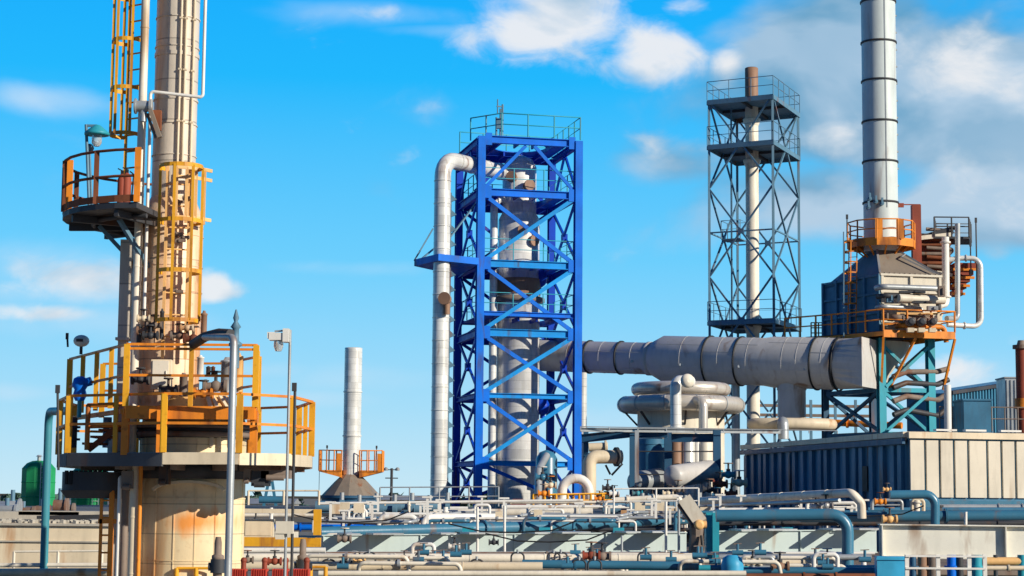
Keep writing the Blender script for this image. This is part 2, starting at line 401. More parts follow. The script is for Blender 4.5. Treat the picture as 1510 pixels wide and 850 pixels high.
# puffy white clouds, broad grey-white bank, thin wisps: (bearing, angular size, density)
puff = blobs([(815, 8, 120, 82, 1.25), (965, 80, 80, 58, .95), (1022, 12, 50, 26, .8), (1070, 95, 28, 42, .7), (325, 430, 52, 26, .95), (260, 425, 60, 20, .6),
              (1440, 75, 110, 70, .8), (1330, 60, 70, 50, .62), (1475, 375, 42, 18, .78), (1435, 545, 70, 38, .75), (130, 408, 130, 36, .82), (560, 20, 60, 16, .5), (60, 462, 85, 14, .75),
              (1230, 215, 90, 40, .6), (990, 215, 95, 36, .7), (1500, 500, 60, 25, .6), (1410, 235, 110, 35, .62)])
bank = blobs([(1380, 150, 330, 150, 1.0), (1240, 40, 190, 90, .85), (1200, 290, 210, 75, .82), (1470, 300, 190, 75, .9), (1000, 240, 110, 50, .62), (1120, 60, 70, 60, .55)])
wisp = blobs([(70, 145, 150, 28, .8), (500, 395, 170, 16, .5), (370, 545, 100, 18, .7), (480, 590, 120, 20, .6), (30, 580, 80, 20, .7), (560, 20, 190, 22, .55), (640, 45, 100, 14, .5),
              (90, 390, 170, 40, .7), (1440, 560, 160, 60, .7), (930, 620, 300, 40, .55), (300, 640, 400, 30, .5), (200, 480, 260, 40, .62), (120, 430, 200, 30, .6), (600, 560, 300, 30, .5), (1150, 340, 220, 50, .5)])
shade = m_('ADD', .55, m_('MULTIPLY', m_('SUBTRACT', n1, n2), 5.5), clamp=True)
wa = rng(m_('ADD', m_('MULTIPLY', wisp, .9), m_('MULTIPLY', m_('SUBTRACT', n1, .5), 1.4)), .22, 1.1, 0, .75, True)
c = mixc(wa, base, (.66, .80, .93))
ba = rng(m_('ADD', bank, m_('MULTIPLY', m_('SUBTRACT', n1, .5), 1.45)), .16, .66, 0, .95, True)
bankcol = mixc(rng(m_('ADD', m_('MULTIPLY', n3, 1.0), m_('MULTIPLY', shade, .32)), .42, .92), (.12, .34, .54), (.47, .62, .77))
c = mixc(ba, c, bankcol)
pa = rng(m_('ADD', puff, m_('ADD', m_('MULTIPLY', m_('SUBTRACT', n1, .5), 2.2), m_('MULTIPLY', m_('SUBTRACT', n4, .5), .9))), .36, 1.05, 0, .92, True)
c = mixc(pa, c, mixc(shade, (.42, .58, .72), (.86, .87, .89)))
# the unseen sky behind the camera is darkened to cut fill light
dk_ = N.new('ShaderNodeVectorMath'); dk_.operation = 'MULTIPLY'; dk_.inputs[1].default_value = (.22, .36, .46); L.new(c, dk_.inputs[0])
c = mixc(rng(dy, -.15, .75, 0, 1, True), dk_.outputs[0], c)
c = mixc(m_('GREATER_THAN', 0.0, dz), c, (.06, .06, .055))
L.new(c, bg.inputs[0]); bg.inputs[1].default_value = 1.0
scene.view_settings.view_transform = 'Standard'; scene.view_settings.look = 'None'; scene.view_settings.exposure = 0
world.cycles.sampling_method = 'MANUAL'; world.cycles.sample_map_resolution = 512
scene.cycles.use_denoising = True; scene.cycles.max_bounces = 6

# ------------------------------------------------------------------ ground
g = MB(); g.quad(V(-4000, -400, 0), V(4000, -400, 0), V(4000, 7000, 0), V(-4000, 7000, 0))
gm = paint('gravel_ground', (.20, .18, .15), .95, .3, grime=.5, scale=.3, bump=.03)
struct('ground', g, gm)
g = MB(); g.quad(V(-60, 25, .004), V(70, 25, .004), V(70, 135, .004), V(-60, 135, .004))
struct('concrete_yard', g, mt['concrete'])

# ================================================================== A. big column on the left
Y = 34.0
A = W(282, 780, Y); A.z = 0; B = W(252, 400, Y); B.z = 0
zz = lambda py, px=282, y=Y: W(px, py, y).z
RA, RB, RC = M(77, Y), M(46, Y), M(32, Y)
col = thing('process_column', 'cream clad column with orange rust runs and yellow platforms, largest thing at the left', 'process column', A)
rust_patch(mt['cream_clad'], W(292, 770, Y - .9), .75, .30, (.85, .30, .05))
z1 = zz(640)
m = MB(); m.lathe(A, [(RA, 0), (RA, z1), (RA * .985, z1 + .12), (RA * .92, z1 + .3), (RA * .78, z1 + .45), (RB * 1.1, z1 + .55)], 56)
for py in (700, 735, 825): m.cyl(V(A.x, A.y, zz(py) - .008), V(A.x, A.y, zz(py) + .008), RA + .012, n=56)
for q in range(-80, 90, 22):
    p = A + dirv(q + 5) * (RA + .004); m.bar(V(p.x, p.y, 1), V(p.x, p.y, z1), .018, .012)
link('lower_shell', m, mt['cream_clad'], col)
m = MB(); z2 = zz(322, 250); z3 = zz(292, 250); ztop = zz(-60, 250)
m.lathe(B, [(RB, z1 + .3), (RB, z2), (RC, z3)], 44)
for py in (350, 395, 432, 470): m.cyl(V(B.x, B.y, zz(py, 250) - .008), V(B.x, B.y, zz(py, 250) + .008), RB + .01, n=44)
for q in range(-70, 90, 28):
    p = B + dirv(q) * (RB + .003); m.bar(V(p.x, p.y, z1 + .5), V(p.x, p.y, z2), .014, .01)
link('middle_shell', m, mt['mid_clad'], col)
m = MB(); m.cyl(V(B.x, B.y, z3), V(B.x, B.y, ztop), RC, n=40)
for py, w in ((30, .02), (73, .02), (84, .07), (150, .03), (186, .015), (232, .015)):
    m.cyl(V(B.x, B.y, zz(py, 250) - w / 2), V(B.x, B.y, zz(py, 250) + w / 2), RC + .016, n=40)
link('upper_shell', m, mt['stack_clad'], col)
m = MB()
for q in (18, 30, 52):
    p = B + dirv(q) * (RC + .05); m.cyl(V(p.x, p.y, zz(262)), V(p.x, p.y, ztop), .022, n=8)
    for py in range(-40, 260, 75): m.box((p.x, p.y, zz(py)), (.06, .06, .03))
link('conduit', m, mt['cream'], col)
# upper crescent balcony
def crescent(parent, c, ro, ri, a0, a1, z, railm, deckm, h=1.0, thick=.1, n=14, posts=True, name='platform'):
    a = [a0 + (a1 - a0) * i / n for i in range(n + 1)]
    oc = [c + dirv(q) * ro for q in a]; ic = [c + dirv(q) * ri for q in reversed(a)]
    m = MB(); m.prism(oc + ic, z - thick, z)
    m.lathe
    o = link(name, m, mt[deckm], parent)
    u = MB()
    for q in a[1:-1:3]: u.bar(c + dirv(q) * ri * .98 + V(0, 0, z - thick - .07), c + dirv(q) * ro * .97 + V(0, 0, z - thick - .07), .08, .12)
    u.tube([c + dirv(q) * ro * .72 + V(0, 0, z - thick - .06) for q in a], .045, 0, 6)
    link('underframe', u, mt['dark'], o)
    rl = MB(); pts = [V(p.x, p.y, z) for p in oc]
    zf = V(0, 0, 1)
    for hh in (h, h * .5): rl.tube([p + zf * hh for p in pts], .026, 0, 6)
    for i in range(0, n + 1, 3 if n > 8 else 2):
        p = pts[i]; rl.bar(p + zf * 0, p + zf * h, .085, .03)
    for i in range(n): rl.bar(pts[i] + zf * .07, pts[i + 1] + zf * .07, .012, .12)
    link('guardrail', rl, mt[railm], o)
    return o
zb = zz(322, 200)
crescent(col, B, 1.95, RB + .03, -178, -8, zb, 'rust', 'dark', .92)
m = MB()
p0 = B + dirv(-8) * 1.95; m.bar(p0 + V(0, 0, zb), p0 + V(0, 0, zb + .95), .10, .05)
p0 = B + dirv(-62) * 1.9; m.bar(p0 + V(0, 0, zb), p0 + V(0, 0, zb + .9), .10, .05)
link('rail_post', m, mt['orange'], col)
m = MB()
for q in (-35, -80, -130):
    p = B + dirv(q) * 1.3; e_ = B + dirv(q) * RB; m.bar(V(p.x, p.y, zb - .18), V(e_.x, e_.y, zb - .95), .07, .07)
link('bracket_set', m, mt['scaff'], col)
# ladders
f = dirv(-60); a_ = B + dirv(-80) * (RC + .36); ladder(col, V(a_.x, a_.y, zb), V(a_.x, a_.y, ztop), .34, mat='yellow', face=dirv(-32),
    cage=(.27, [zz(p) for p in (205, 138, 68, 2, -50)], (-120, -60, 0, 60, 120)), cmat='yellow')
f = dirv(18); a_ = B + f * (RB + .14); ladder(col, V(a_.x, a_.y, z1 + 1.3), V(a_.x, a_.y, zz(250)), .40, mat='peach', face=f,
    cage=(.38, [zz(p) for p in (481, 410, 338, 260)], (-80, -25, 25, 80)), cmat='yellow', rung=.36)
m = MB()   # landing hoop frame at the head of the caged ladder
for a0 in range(14, 60, 12):
    q0 = B + dirv(a0) * (RB + .3); q1 = B + dirv(a0 + 12) * (RB + .3)
    for zc in (zz(258), zz(272), zz(330)): m.bar(V(q0.x, q0.y, zc), V(q1.x, q1.y, zc), .03, .06)
    m.bar(V(q0.x, q0.y, zz(338)), V(q0.x, q0.y, zz(258)), .05, .03)
link('ladder_head_frame', m, mt['peach'], col)
m = MB()
for k, (px, py) in enumerate(((262, 298), (258, 345), (262, 355), (246, 362), (272, 292), (268, 350), (258, 430))):
    p = W(px, py, Y - RB - .1); m.cyl(p, p + V(.0, .12, 0), .05, n=8); m.box(p + V(.08, 0, 0), (.12, .06, .05))
link('nozzle', m, mt['brown'], col)
# lower round platform and rectangular upper platform
PC = W(272, 680, Y); PC.z = 0; zl = zz(668, 272, 31.8)
def octo(c, r, a0, a1, n): return [c + dirv(a0 + (a1 - a0) * i / n) * r for i in range(n + 1)]
ring = [W(x, 675, y_) for x, y_ in ((86, 34.2), (100, 32.6), (240, 31.6), (352, 31.5), (430, 32.3), (459, 34.0), (440, 35.8), (380, 36.6), (200, 36.8), (108, 36.0))]
m = MB(); m.prism(ring, zl - .05, zl); o = link('lower_deck', m, mt['grey'], col)
m = MB()
for i in (2, 3, 4): m.bar(ring[i] .xy.to_3d() + V(0, 0, zl - .1), ring[i + 1].xy.to_3d() + V(0, 0, zl - .09), .04, .2)
link('fascia', m, mt['cream'], o)
m = MB()
m.mat(1)
for i in (0, 1): m.bar(ring[i].xy.to_3d() + V(0, 0, zl - .12), ring[i + 1].xy.to_3d() + V(0, 0, zl - .12), .05, .22)
m.mat(0)
for i in (5, 6, 7, 8): m.bar(ring[i].xy.to_3d() + V(0, 0, zl - .12), ring[i + 1].xy.to_3d() + V(0, 0, zl - .12), .05, .2)
m.bar(ring[9].xy.to_3d() + V(0, 0, zl - .12), ring[0].xy.to_3d() + V(0, 0, zl - .12), .05, .2)
link('edge_beam', m, [mt['grey'], mt['deckgrey']], o)
m = MB()
for q in range(0, 360, 30):
    p = A + dirv(q) * 2.0; e_ = A + dirv(q) * RA; m.bar(V(p.x, p.y, zl - .2), V(e_.x, e_.y, zl - .2), .1, .16)
link('support_bracket', m, mt['brown'], o)
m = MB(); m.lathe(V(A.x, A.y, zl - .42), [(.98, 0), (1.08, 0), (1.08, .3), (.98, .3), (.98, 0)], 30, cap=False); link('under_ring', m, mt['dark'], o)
for k, (px, py, w, h) in enumerate(((190, 708, .2, .3), (243, 700, .16, .34), (366, 702, .12, .22), (385, 706, .3, .26), (408, 700, .5, .14))):
    p = W(px, py, 32.6); m = MB(); m.box(p, (w, .3, h)); m.cyl(p + V(-w * .3, -.2, -h * .4), p + V(w * .3, -.2, -h * .4), .05, n=8); link('hanger_box', m, mt['dark' if k % 2 else 'brown'], o)
m = MB(); H = .98
P3 = [V(p.x, p.y, zl) for p in ring]
for i in range(len(P3)):
    a, b = P3[i], P3[(i + 1) % len(P3)]
    for hh in (H, H * .5): m.mat(1); m.bar(a + V(0, 0, hh), b + V(0, 0, hh), .045, .045); m.mat(0)
    n = max(1, round((b - a).length / 1.15))
    for k in range(n): p = a.lerp(b, k / n); m.bar(p, p + V(0, 0, H), .075, .06) if k else m.box(p + V(0, 0, H / 2), (.105, .07, H))
link('guardrail', m, [mt['yellow'], mt['orange']], o)
zu = zz(600, 282, 31.9)
ur = [W(x, 600, y_) for x, y_ in ((101, 35.6), (185, 31.9), (376, 31.9), (380, 34.5), (330, 36.4), (150, 36.8))]
m = MB(); m.prism([W(x, 600, y_) for x, y_ in ((186, 32), (375, 32), (379, 34.5), (330, 36.3), (170, 36.3))], zu - .05, zu); o = link('upper_deck', m, mt['brown'], col)
m = MB(); U3 = [V(p.x, p.y, zu) for p in ur]
m.bar(U3[1] + V(0, 0, -.1), U3[2] + V(0, 0, -.1), .05, .22); m.bar(U3[2] + V(0, 0, -.1), U3[3] + V(0, 0, -.1), .05, .22); m.bar(U3[0] + V(0, 0, -.08), U3[1] + V(0, 0, -.08), .05, .08)
link('edge_beam', m, mt['orange'], o)
m = MB(); H = 1.05
for i in range(len(U3) - 1):
    a, b = U3[i], U3[i + 1]
    for hh in (H, H * .5) if i != 1 else (H, H * .93, H * .5): m.mat(1); m.bar(a + V(0, 0, hh), b + V(0, 0, hh), .042, .042); m.mat(0)
    n = max(1, round((b - a).length / 1.15))
    for k in range(n + (i == len(U3) - 2)): p = a.lerp(b, k / n); m.box(p + V(0, 0, H / 2), (.075 if k not in (0, n) else .1, .06, H))
link('guardrail', m, [mt['yellow'], mt['orange']], o)
m = MB()
for x, y_ in ((186, 32.0), (375, 32.0), (190, 35.8), (370, 35.8), (238, 31.85)):
    p = W(x, 600, y_); m.box((p.x, p.y, (zl + zu) / 2 - .05), (.12, .12, zu - zl - .02))
link('platform_post', m, mt['orange'], o)
m = MB(); m.lathe(V(A.x, A.y, zu - .52), [(.7, 0), (1.02, .05), (1.02, .3), (.7, .34)], 30); link('shade_ring', m, mt['dark'], o)  # dark ring standing in for the shade beneath the upper deck
m = MB(); m.tube([V(A.x + math.cos(R(a)) * 1.06, A.y + math.sin(R(a)) * 1.06, zu - .42) for a in range(0, 360, 12)], .05, 0, 8, closed=True); m.tube([V(A.x + math.cos(R(a)) * 1.06, A.y + math.sin(R(a)) * 1.06, zu - .28) for a in range(0, 360, 12)], .035, 0, 8, closed=True); link('ring_line', m, mt['brown'], o)
# dished neck between the decks with rusty top, and straps
m = MB(); m.lathe(A, [(RA * .985, z1 + .02), (RA * .98, z1 + .2), (RA * .9, z1 + .42), (RA * .7, z1 + .6), (RB, z1 + .72)], 48)
link('dished_head', m, mt['peach'], col)
m = MB()
for q in (28, 36, 50, 58, -30):
    pts = [A + dirv(q) * r + V(0, 0, z) for r, z in ((RA + .03, z1 - .25), (RA + .03, z1 + .15), (RA * .93, z1 + .45), (RA * .72, z1 + .66))]
    for i in range(3): m.bar(pts[i], pts[i + 1], .07, .03)
link('head_strap', m, mt['cream'], col)
m = MB()    # nozzle stub with arched rim under the deck front
p = W(278, 720, 33); p.y = A.y - RA - .02; pts = [p + V(math.sin(R(q)) * .62, 0, math.cos(R(q)) * .16 - .05) for q in range(-85, 86, 17)]
for i in range(len(pts) - 1): m.bar(pts[i], pts[i + 1], .16, .05)
link('manway_hood', m, mt['cream'], col)
# under-deck service parts on the left
m = MB()
c0 = W(145, 705, 33.4); m.cyl(c0 + V(0, 0, -.22), c0 + V(0, 0, .1), .62, n=24); m.cyl(c0 + V(-.05, 0, -.36), c0 + V(-.05, 0, -.22), .5, .6, n=24)
link('under_drum', m, mt['dark'], col)
m = MB()
for i in range(9):
    p = W(98 + i * 7, 706, 32.9); m.cyl(p + V(0, 0, -.1), p + V(0, 0, .14), .035, n=8)
link('cable_gland', m, mt['black'], col)

# pipes climbing the column
pipe('riser_pipe', 'white riser pipe standing just left of the tall column, full height', 'pipe', [V(W(201, 450, 33.4).x, 33.4, 0), V(W(201, 450, 33.4).x, 33.4, ztop)], .075, 'offwhite', n=16, bands=1.4)
dx_ = W(186, 430, 33.8).x
m = MB(); m.box((dx_, 33.8, (zz(358) + zz(503)) / 2), (M(16, Y), .3, zz(358) - zz(503))); m.box((dx_ - .01, 33.8, zz(503)), (M(20, Y), .36, .05))
m.box((dx_ - .03, 33.83, zz(503) / 2), (.15, .2, zz(503)))
solo('cable_duct', 'beige grey square duct running down the left edge of the column', 'duct', m, mt['stack_clad'])
x_ = W(219, 250, 33.3).x
pipe('steam_line', 'thin white pipe beside the riser below the valve box', 'pipe', [V(x_, 33.3, zz(480)), V(x_, 33.3, zz(172))], .03, 'white', n=10)
a0, a1 = W(222, 135, 33.1), W(299, 144, 33.1)
pipe('vent_loop_pipe', 'thin white bracket-shaped pipe crossing the upper column and rising at its right', 'pipe',
     [a0 + V(0, 0, -.3), a0, a1, V(a1.x, a1.y, ztop)], .03, 'white', .06, n=10)
t = thing('valve_box', 'small grey valve with tan strut clamped on the riser pipe', 'valve', W(212, 165, 33.2))
c0 = W(212, 157, 33.15); m = MB(); m.cyl(c0 + V(-.13, 0, 0), c0 + V(.13, 0, 0), .1, n=14); m.cyl(c0 + V(-.16, 0, 0), c0 + V(-.13, 0, 0), .14, n=14); m.cyl(c0 + V(.11, 0, 0), c0 + V(.15, 0, 0), .14, n=14); m.cyl(c0 + V(0, 0, -.28), c0 + V(0, 0, -.05), .06, n=10)
link('valve_body', m, mt['galv'], t)
m = MB(); m.bar(W(221, 160, 33.1), W(236, 203, 33.1), .11, .07); m.bar(W(217, 168, 33.2), W(230, 204, 33.2), .05, .05); link('strut', m, mt['hood'], t)
m = MB(); m.box(W(232, 178, 33.3), (.14, .12, .36)); link('actuator', m, mt['rust'], t)
# street-type lamps
def lamp(name, label, base, top, head, hs=1.0, pm='scaff', hm='teal', r=.028, side=1):
    t = thing(name, label, 'lamp', base)
    m = MB(); m.cyl(base, top, r, n=8); m.bar(top + V(0, 0, -.02), V(head.x, head.y, top.z - .02), .04, .04); link('pole', m, mt[pm], t)
    m = MB(); m.lathe(head, [(.05, .16 * hs), (.1 * hs, .12 * hs), (.22 * hs, .02), (.22 * hs, -.02), (.1 * hs, -.03)], 18); o = link('lamp_shade', m, mt[hm], t)
    m = MB(); m.lathe(head, [(.09 * hs, -.03), (.09 * hs, -.16 * hs), (.05 * hs, -.22 * hs)], 14); link('lamp_glass', m, mt['glass'], o)
    return t
b0 = W(131, 330, 33); lamp('platform_lamp', 'grey lamp with glass globe on a pole over the crescent balcony', V(b0.x, 33, zb), W(127, 184, 33), W(143, 198, 33))
b0 = W(135, 330, 33.1); m = MB(); m.cyl(V(b0.x, 33.1, zb), W(132, 215, 33.1), .02, n=8); q = W(133, 218, 33.1); m.lathe(q, [(.03, -.08), (.06, -.05), (.06, .05), (.02, .09)], 12, axis=(0, -1, .1))
solo('alarm_beacon', 'small round beacon on a thin pole next to the balcony lamp', 'beacon', m, mt['scaff'])
for i, (px, hh) in enumerate(((179, .5), (186, .52))):
    p = W(px, 300, 33.0); t = thing('extinguisher', ('dark red fire extinguisher hanging at the left of the pair on the crescent balcony', 'dark red fire extinguisher nearer the column on the crescent balcony')[i], 'extinguisher', p, 'fire extinguishers on the balcony')
    m = MB(); m.lathe(p, [(.02, -.08), (.075, -.05), (.08, .0), (.08, hh - .08), (.05, hh), (.02, hh + .03)], 14); link('cylinder', m, mt['rustred'], t)
    m = MB(); m.box(p + V(0, 0, hh + .05), (.05, .05, .07)); m.bar(p + V(0, 0, hh + .08), p + V(-.08, 0, hh + .12), .02, .02); link('valve_head', m, mt['black'], t)
    m = MB(); m.tube([p + V(.05, 0, hh + .05), p + V(.12, 0, hh), p + V(.1, -.02, .1)], .014, .05, 6); link('hose', m, mt['black'], t)
# tall service pole in front of the platforms with elbow
p1 = W(345, 498, 30.6); pipe('service_pipe', 'tall pale grey pipe in front of the yellow platforms, bent left at its head', 'pipe', [V(p1.x, 30.6, 0), p1, W(300, 497, 31.5)], .062, 'galv', .12, n=18)
m = MB(); m.tube([W(340, 493, 30.9), W(322, 492, 31.2), W(302, 497, 31.5), W(285, 508, 31.9)], .085, .1, 12)
solo('lagged_elbow', 'dark lagged pipe elbow on top of the yellow upper platform rail', 'pipe', m, mt['dark'])
m = MB(); p = W(347, 512, 31); m.lathe(p, [(.07, -.35), (.07, 0), (.11, .02), (.11, .06), (.06, .1), (.055, .3), (.09, .33), (.03, .42), (.05, .48), (.012, .62)], 14)
solo('relief_valve', 'dark green relief valve standing beside the head of the tall grey pipe', 'valve', m, mt['scaff'])
# mast with floodlight, right of the platforms
p = W(427, 700, 31.2); tp = W(428, 487, 31.2)
t = thing('floodlight_mast', 'thin mast carrying a white floodlight right of the yellow platforms', 'floodlight', V(p.x, p.y, 0))
m = MB(); m.cyl(V(tp.x, tp.y, 0), tp, .024, n=8); m.bar(tp, W(405, 489, 31.2), .03, .03); link('pole', m, mt['galv'], t)
m = MB(); q = W(411, 497, 31.2); m.box(q, (.3, .22, .12)); m.box(q + V(.13, 0, .02), (.1, .26, .22)); m.box(q + V(-.12, 0, .02), (.12, .2, .1)); link('lamp_housing', m, mt['white'], t)
m = MB(); m.lathe(q + V(0, 0, -.06), [(.08, 0), (.08, -.1), (.05, -.18)], 12); link('lamp_glass', m, mt['glass'], t)
m = MB(); m.box(W(420, 778, 31.1), (.28, .16, .2)); m.box(W(413, 790, 31.1), (.14, .12, .12)); link('junction_box', m, mt['panel'], t)
p = W(435, 700, 31.25); m = MB(); m.cyl(V(p.x, p.y, 0), W(435, 575, 31.25), .024, n=8); m.box(W(434, 571, 31.25), (.075, .06, .14))
solo('detector_pole', 'slim dark pole with a small black head next to the floodlight mast', 'pole', m, mt['dark'])
p = W(86, 700, 32.5); m = MB(); m.cyl(V(p.x, p.y, zl - .3), W(85, 580, 32.5), .022, n=8); m.box(W(85, 574, 32.5), (.07, .06, .14))
solo('detector_pole', 'short dark pole with black head at the left end of the lower yellow platform', 'pole', m, mt['dark'])
p = W(120, 503, 35); t = thing('dish_lamp', 'round white lamp standing above the left rail of the upper yellow platform', 'lamp', p)
m = MB(); m.sphere(p, .15, 14, .75); link('lamp_cover', m, mt['white'], t); m = MB(); m.cyl(p + V(0, 0, -.25), p + V(0, 0, -.1), .03, n=8); m.box(p + V(0, -.13, 0), (.12, .06, .05)); link('bracket', m, mt['dark'], t)
m = MB(); p = W(100, 512, 35.6); m.cyl(p, W(99, 492, 35.6), .02, n=8); m.box(W(99, 496, 35.6), (.05, .04, .12)); solo('whistle_post', 'short dark fitting on the far left corner of the upper yellow rail', 'fitting', m, mt['dark'])
def up_(p, z): return V(p.x, p.y, z)
# ================================================================== B. small stack with conical hood
Y = 130.0; s_ = Y / F
C = W(519, 650, Y); C.z = 0
hz = lambda py, px=519, y=130.0: W(px, py, y).z
st = thing('small_stack', 'plain grey stack on a conical hood with small orange platform boxes', 'stack', C)
m = MB(); r = 13 * s_; m.cyl(C + V(0, 0, hz(705)), C + V(0, 0, hz(516)), r, n=32)
for py in (578, 643): m.cyl(C + V(0, 0, hz(py) - .05), C + V(0, 0, hz(py) + .05), r + .05, n=32)
m.lathe(C + V(0, 0, hz(516)), [(r, 0), (r, .12), (r * .8, .14), (r * .78, -.1)], 32)
link('stack_shell', m, mt['galv_clad'], st)
m = MB(); m.lathe(C, [(2.1, hz(733)), (1.15, hz(711)), (r, hz(700)), (r, hz(690))], 12, smooth=False); link('cone_hood', m, mt['hood'], st)
m = MB(); m.cyl(C, C + V(0, 0, hz(733)), 2.0, n=28); m.cyl(C + V(0, 0, hz(735)), C + V(0, 0, hz(731)), 2.16, n=28); link('base_drum', m, mt['navyb'], st)
for sgn in (-1, 1):
    m = MB(); x0, x1 = C.x + sgn * r * 1.0, C.x + sgn * 46 * s_; zb_ = hz(695)
    m.box(((x0 + x1) / 2, C.y, zb_ + .0), (abs(x1 - x0), 1.7, .1)); o = link('side_platform', m, mt['orange'], st)
    m = MB()
    m.add([V(x0, C.y - .8, zb_ - .05), V(x1, C.y - .8, zb_ - .05), V(x0, C.y - .8, zb_ - .45), V(x0, C.y + .8, zb_ - .05), V(x1, C.y + .8, zb_ - .05), V(x0, C.y + .8, zb_ - .45)],
          [(0, 1, 2), (5, 4, 3), (1, 4, 5, 2), (0, 3, 4, 1), (0, 2, 5, 3)])
    link('gusset', m, mt['orange'], o)
    rl = MB(); rail_path(rl, [V(x0, C.y - .85, zb_), V(x1, C.y - .85, zb_), V(x1, C.y + .85, zb_), V(x0, C.y + .85, zb_)], 1.4, .035, .045, .45)
    xe = x1 if sgn > 0 else x0; rl.box((x1 - sgn * .18 if sgn > 0 else x0 + sgn * .2, C.y - .86, zb_ + .6), (.3, .03, 1.18))
    link('guardrail', rl, mt['orange'], o)
    m = MB(); q = V(x1 - sgn * .45, C.y, zb_); m.cyl(q, q + V(0, 0, 1.6), .03, n=6); m.box(q + V(0, 0, 1.65), (.12, .1, .2)); link('beacon', m, mt['dark'], st)
m = MB(); q = C + V(-47 * s_, 0, 0); m.cyl(V(q.x, q.y, hz(745)), V(q.x, q.y, hz(690)), .02, n=5); link('stay_rod', m, mt['dark'], st)

# distant floodlight pole
Y = 125.0; p = W(577, 735, Y); tz = W(578, 693, Y).z
t = thing('floodlight_pole', 'small black pole with crossarms of lamps between the small stack and the blue tower', 'floodlight', V(p.x, Y, 0))
m = MB(); m.cyl(V(p.x, Y, 0), V(p.x, Y, tz + .1), .09, n=8); link('pole', m, mt['dark'], t)
m = MB(); m.bar(V(p.x - .4, Y, tz), V(p.x + .4, Y, tz), .06, .06); m.bar(V(p.x - .42, Y, tz - .55), V(p.x + .42, Y, tz - .55), .07, .07); link('crossarm', m, mt['dark'], t)
for dx2 in (-.38, .38):
    m = MB(); m.lathe(V(p.x + dx2, Y, tz + .02), [(.13, -.08), (.15, .05), (.05, .14)], 10); link('lamp_head', m, mt['grey'], t)

# green tanks far left
for i, (x0, x1, top) in enumerate(((30, 80, 683), (104, 158, 688))):
    Y = 118.0 + 4 * i; a = W(x0, 755, Y); b = W(x1, 755, Y); c = (a + b) / 2; c.z = 0; rr = (b.x - a.x) / 2; zt = W((x0 + x1) / 2, top, Y).z
    t = thing('storage_tank', ('bright green domed tank at the far left beyond the concrete wall', 'green tank half hidden under the yellow platforms')[i], 'tank', c, 'green tanks')
    m = MB(); m.cyl(c, c + V(0, 0, zt - .25), rr, n=10); m.v and None
    m2 = MB(); m2.lathe(c, [(rr, 0), (rr, zt - .35)], 12, smooth=False, cap=False); link('shell', m2, mt['green'], t)
    m2 = MB()
    for z_ in (zt - 1.2, zt - 2.1): m2.lathe(c, [(rr + .003, z_ - .04), (rr + .03, z_), (rr + .003, z_ + .04)], 12, smooth=False, cap=False)
    link('band', m2, mt['green'], t)
    lp = c + dirv(30) * (rr + .1); ladder(t, up_(lp, 7), up_(lp, zt), .4, mat='galv', face=dirv(30))
    m2 = MB(); m2.cyl(up_(c, zt), up_(c, zt + .45), .12, n=10); m2.cyl(up_(c, zt + .4), up_(c, zt + .5), .22, .1, n=10); link('vent', m2, mt['galv'], t)
    m2 = MB(); m2.lathe(c, [(rr * 1.01, zt - .35), (rr * .72, zt - .02), (rr * .4, zt + .12), (.05, zt + .16)], 12, smooth=False); link('roof', m2, mt['green'], t)

# ================================================================== C. blue tower
tw = thing('blue_tower', 'tall bright blue braced steel tower around a silver vessel, centre of the view', 'tower', V(W(710, 745, 90).x, 90, 0))
FL = W(707, 480, 90); ux = V(math.cos(R(13.2)), math.sin(R(13.2)), 0); uy = V(-ux.y, ux.x, 0)
SX, SY = 4.86, 5.2
FL.z = 0; FR = FL + ux * SX; BL = FL + uy * SY; BR = FR + uy * SY
tz = lambda py: W(707, py, 90).z
lev = [tz(p) for p in (745, 683, 583, 490, 388, 283, 205)]    # deck levels, bottom to top
P4 = {'FL': FL, 'FR': FR, 'BL': BL, 'BR': BR}
up = lambda p, z: V(p.x, p.y, z)
for k, c_ in P4.items():
    m = MB(); w = .36 if k[0] == 'F' else .34
    # H-section post
    top = lev[-1] + .12
    m.boxv(up(c_, top / 2) + uy * w * .5, ux * w / 2, uy * .022, V(0, 0, top / 2)); m.boxv(up(c_, top / 2) - uy * w * .5, ux * w / 2, uy * .022, V(0, 0, top / 2)); m.boxv(up(c_, top / 2), ux * .03, uy * (w * .5 - .022), V(0, 0, top / 2))
    link('post', m, mt['bluet'] if k in ('FL', 'FR') else mt['blue_shade'], tw)
def gird(a, b, z, w, h, mat='bluet', name='beam', off=.22):
    d = (b - a).normalized(); m = MB(); m.ibeam(up(a + d * off, z), up(b - d * off, z), w, h, .03); return link(name, m, mt[mat], tw)
for i, z in enumerate(lev[1:], 1):
    h = .34 if i in (3,) else .24
    if i in (3, 4, 5, 6): h = .36
    gird(FL, FR, z, .22, h, 'blue_lit' if i < 5 else 'bluet'); gird(BL, BR, z, .22, h, 'blue_shade'); gird(FL, BL, z, .2, h, 'blue_shade'); gird(FR, BR, z, .2, h, 'blue_shade')
for z in (tz(462),): gird(FL, FR, z, .18, .22); gird(BL, BR, z, .18, .2, 'blue_shade')
def brace(a, za, b, zb_, mat, w=.13, n=.0):
    m = MB(); pa, pb = up(a, za), up(b, zb_); d = (pb - pa).normalized(); pa += d * .3; pb -= d * .3
    nrm = V(0, 0, 1).cross((b - a)).normalized(); sw = d.cross(nrm)
    m.boxv((pa + pb) / 2 + nrm * n, d * (pb - pa).length / 2, sw * w / 2, nrm * .045)
    link('brace', m, mt[mat], tw)
pairs = [(0, 1), (1, 2), (2, 3), (3, 4), (4, 5), (5, 6)]
faces = [('FL', 'FR', 'bluet'), ('BL', 'BR', 'blue_shade'), ('FL', 'BL', 'blue_shade'), ('FR', 'BR', 'blue_shade')]
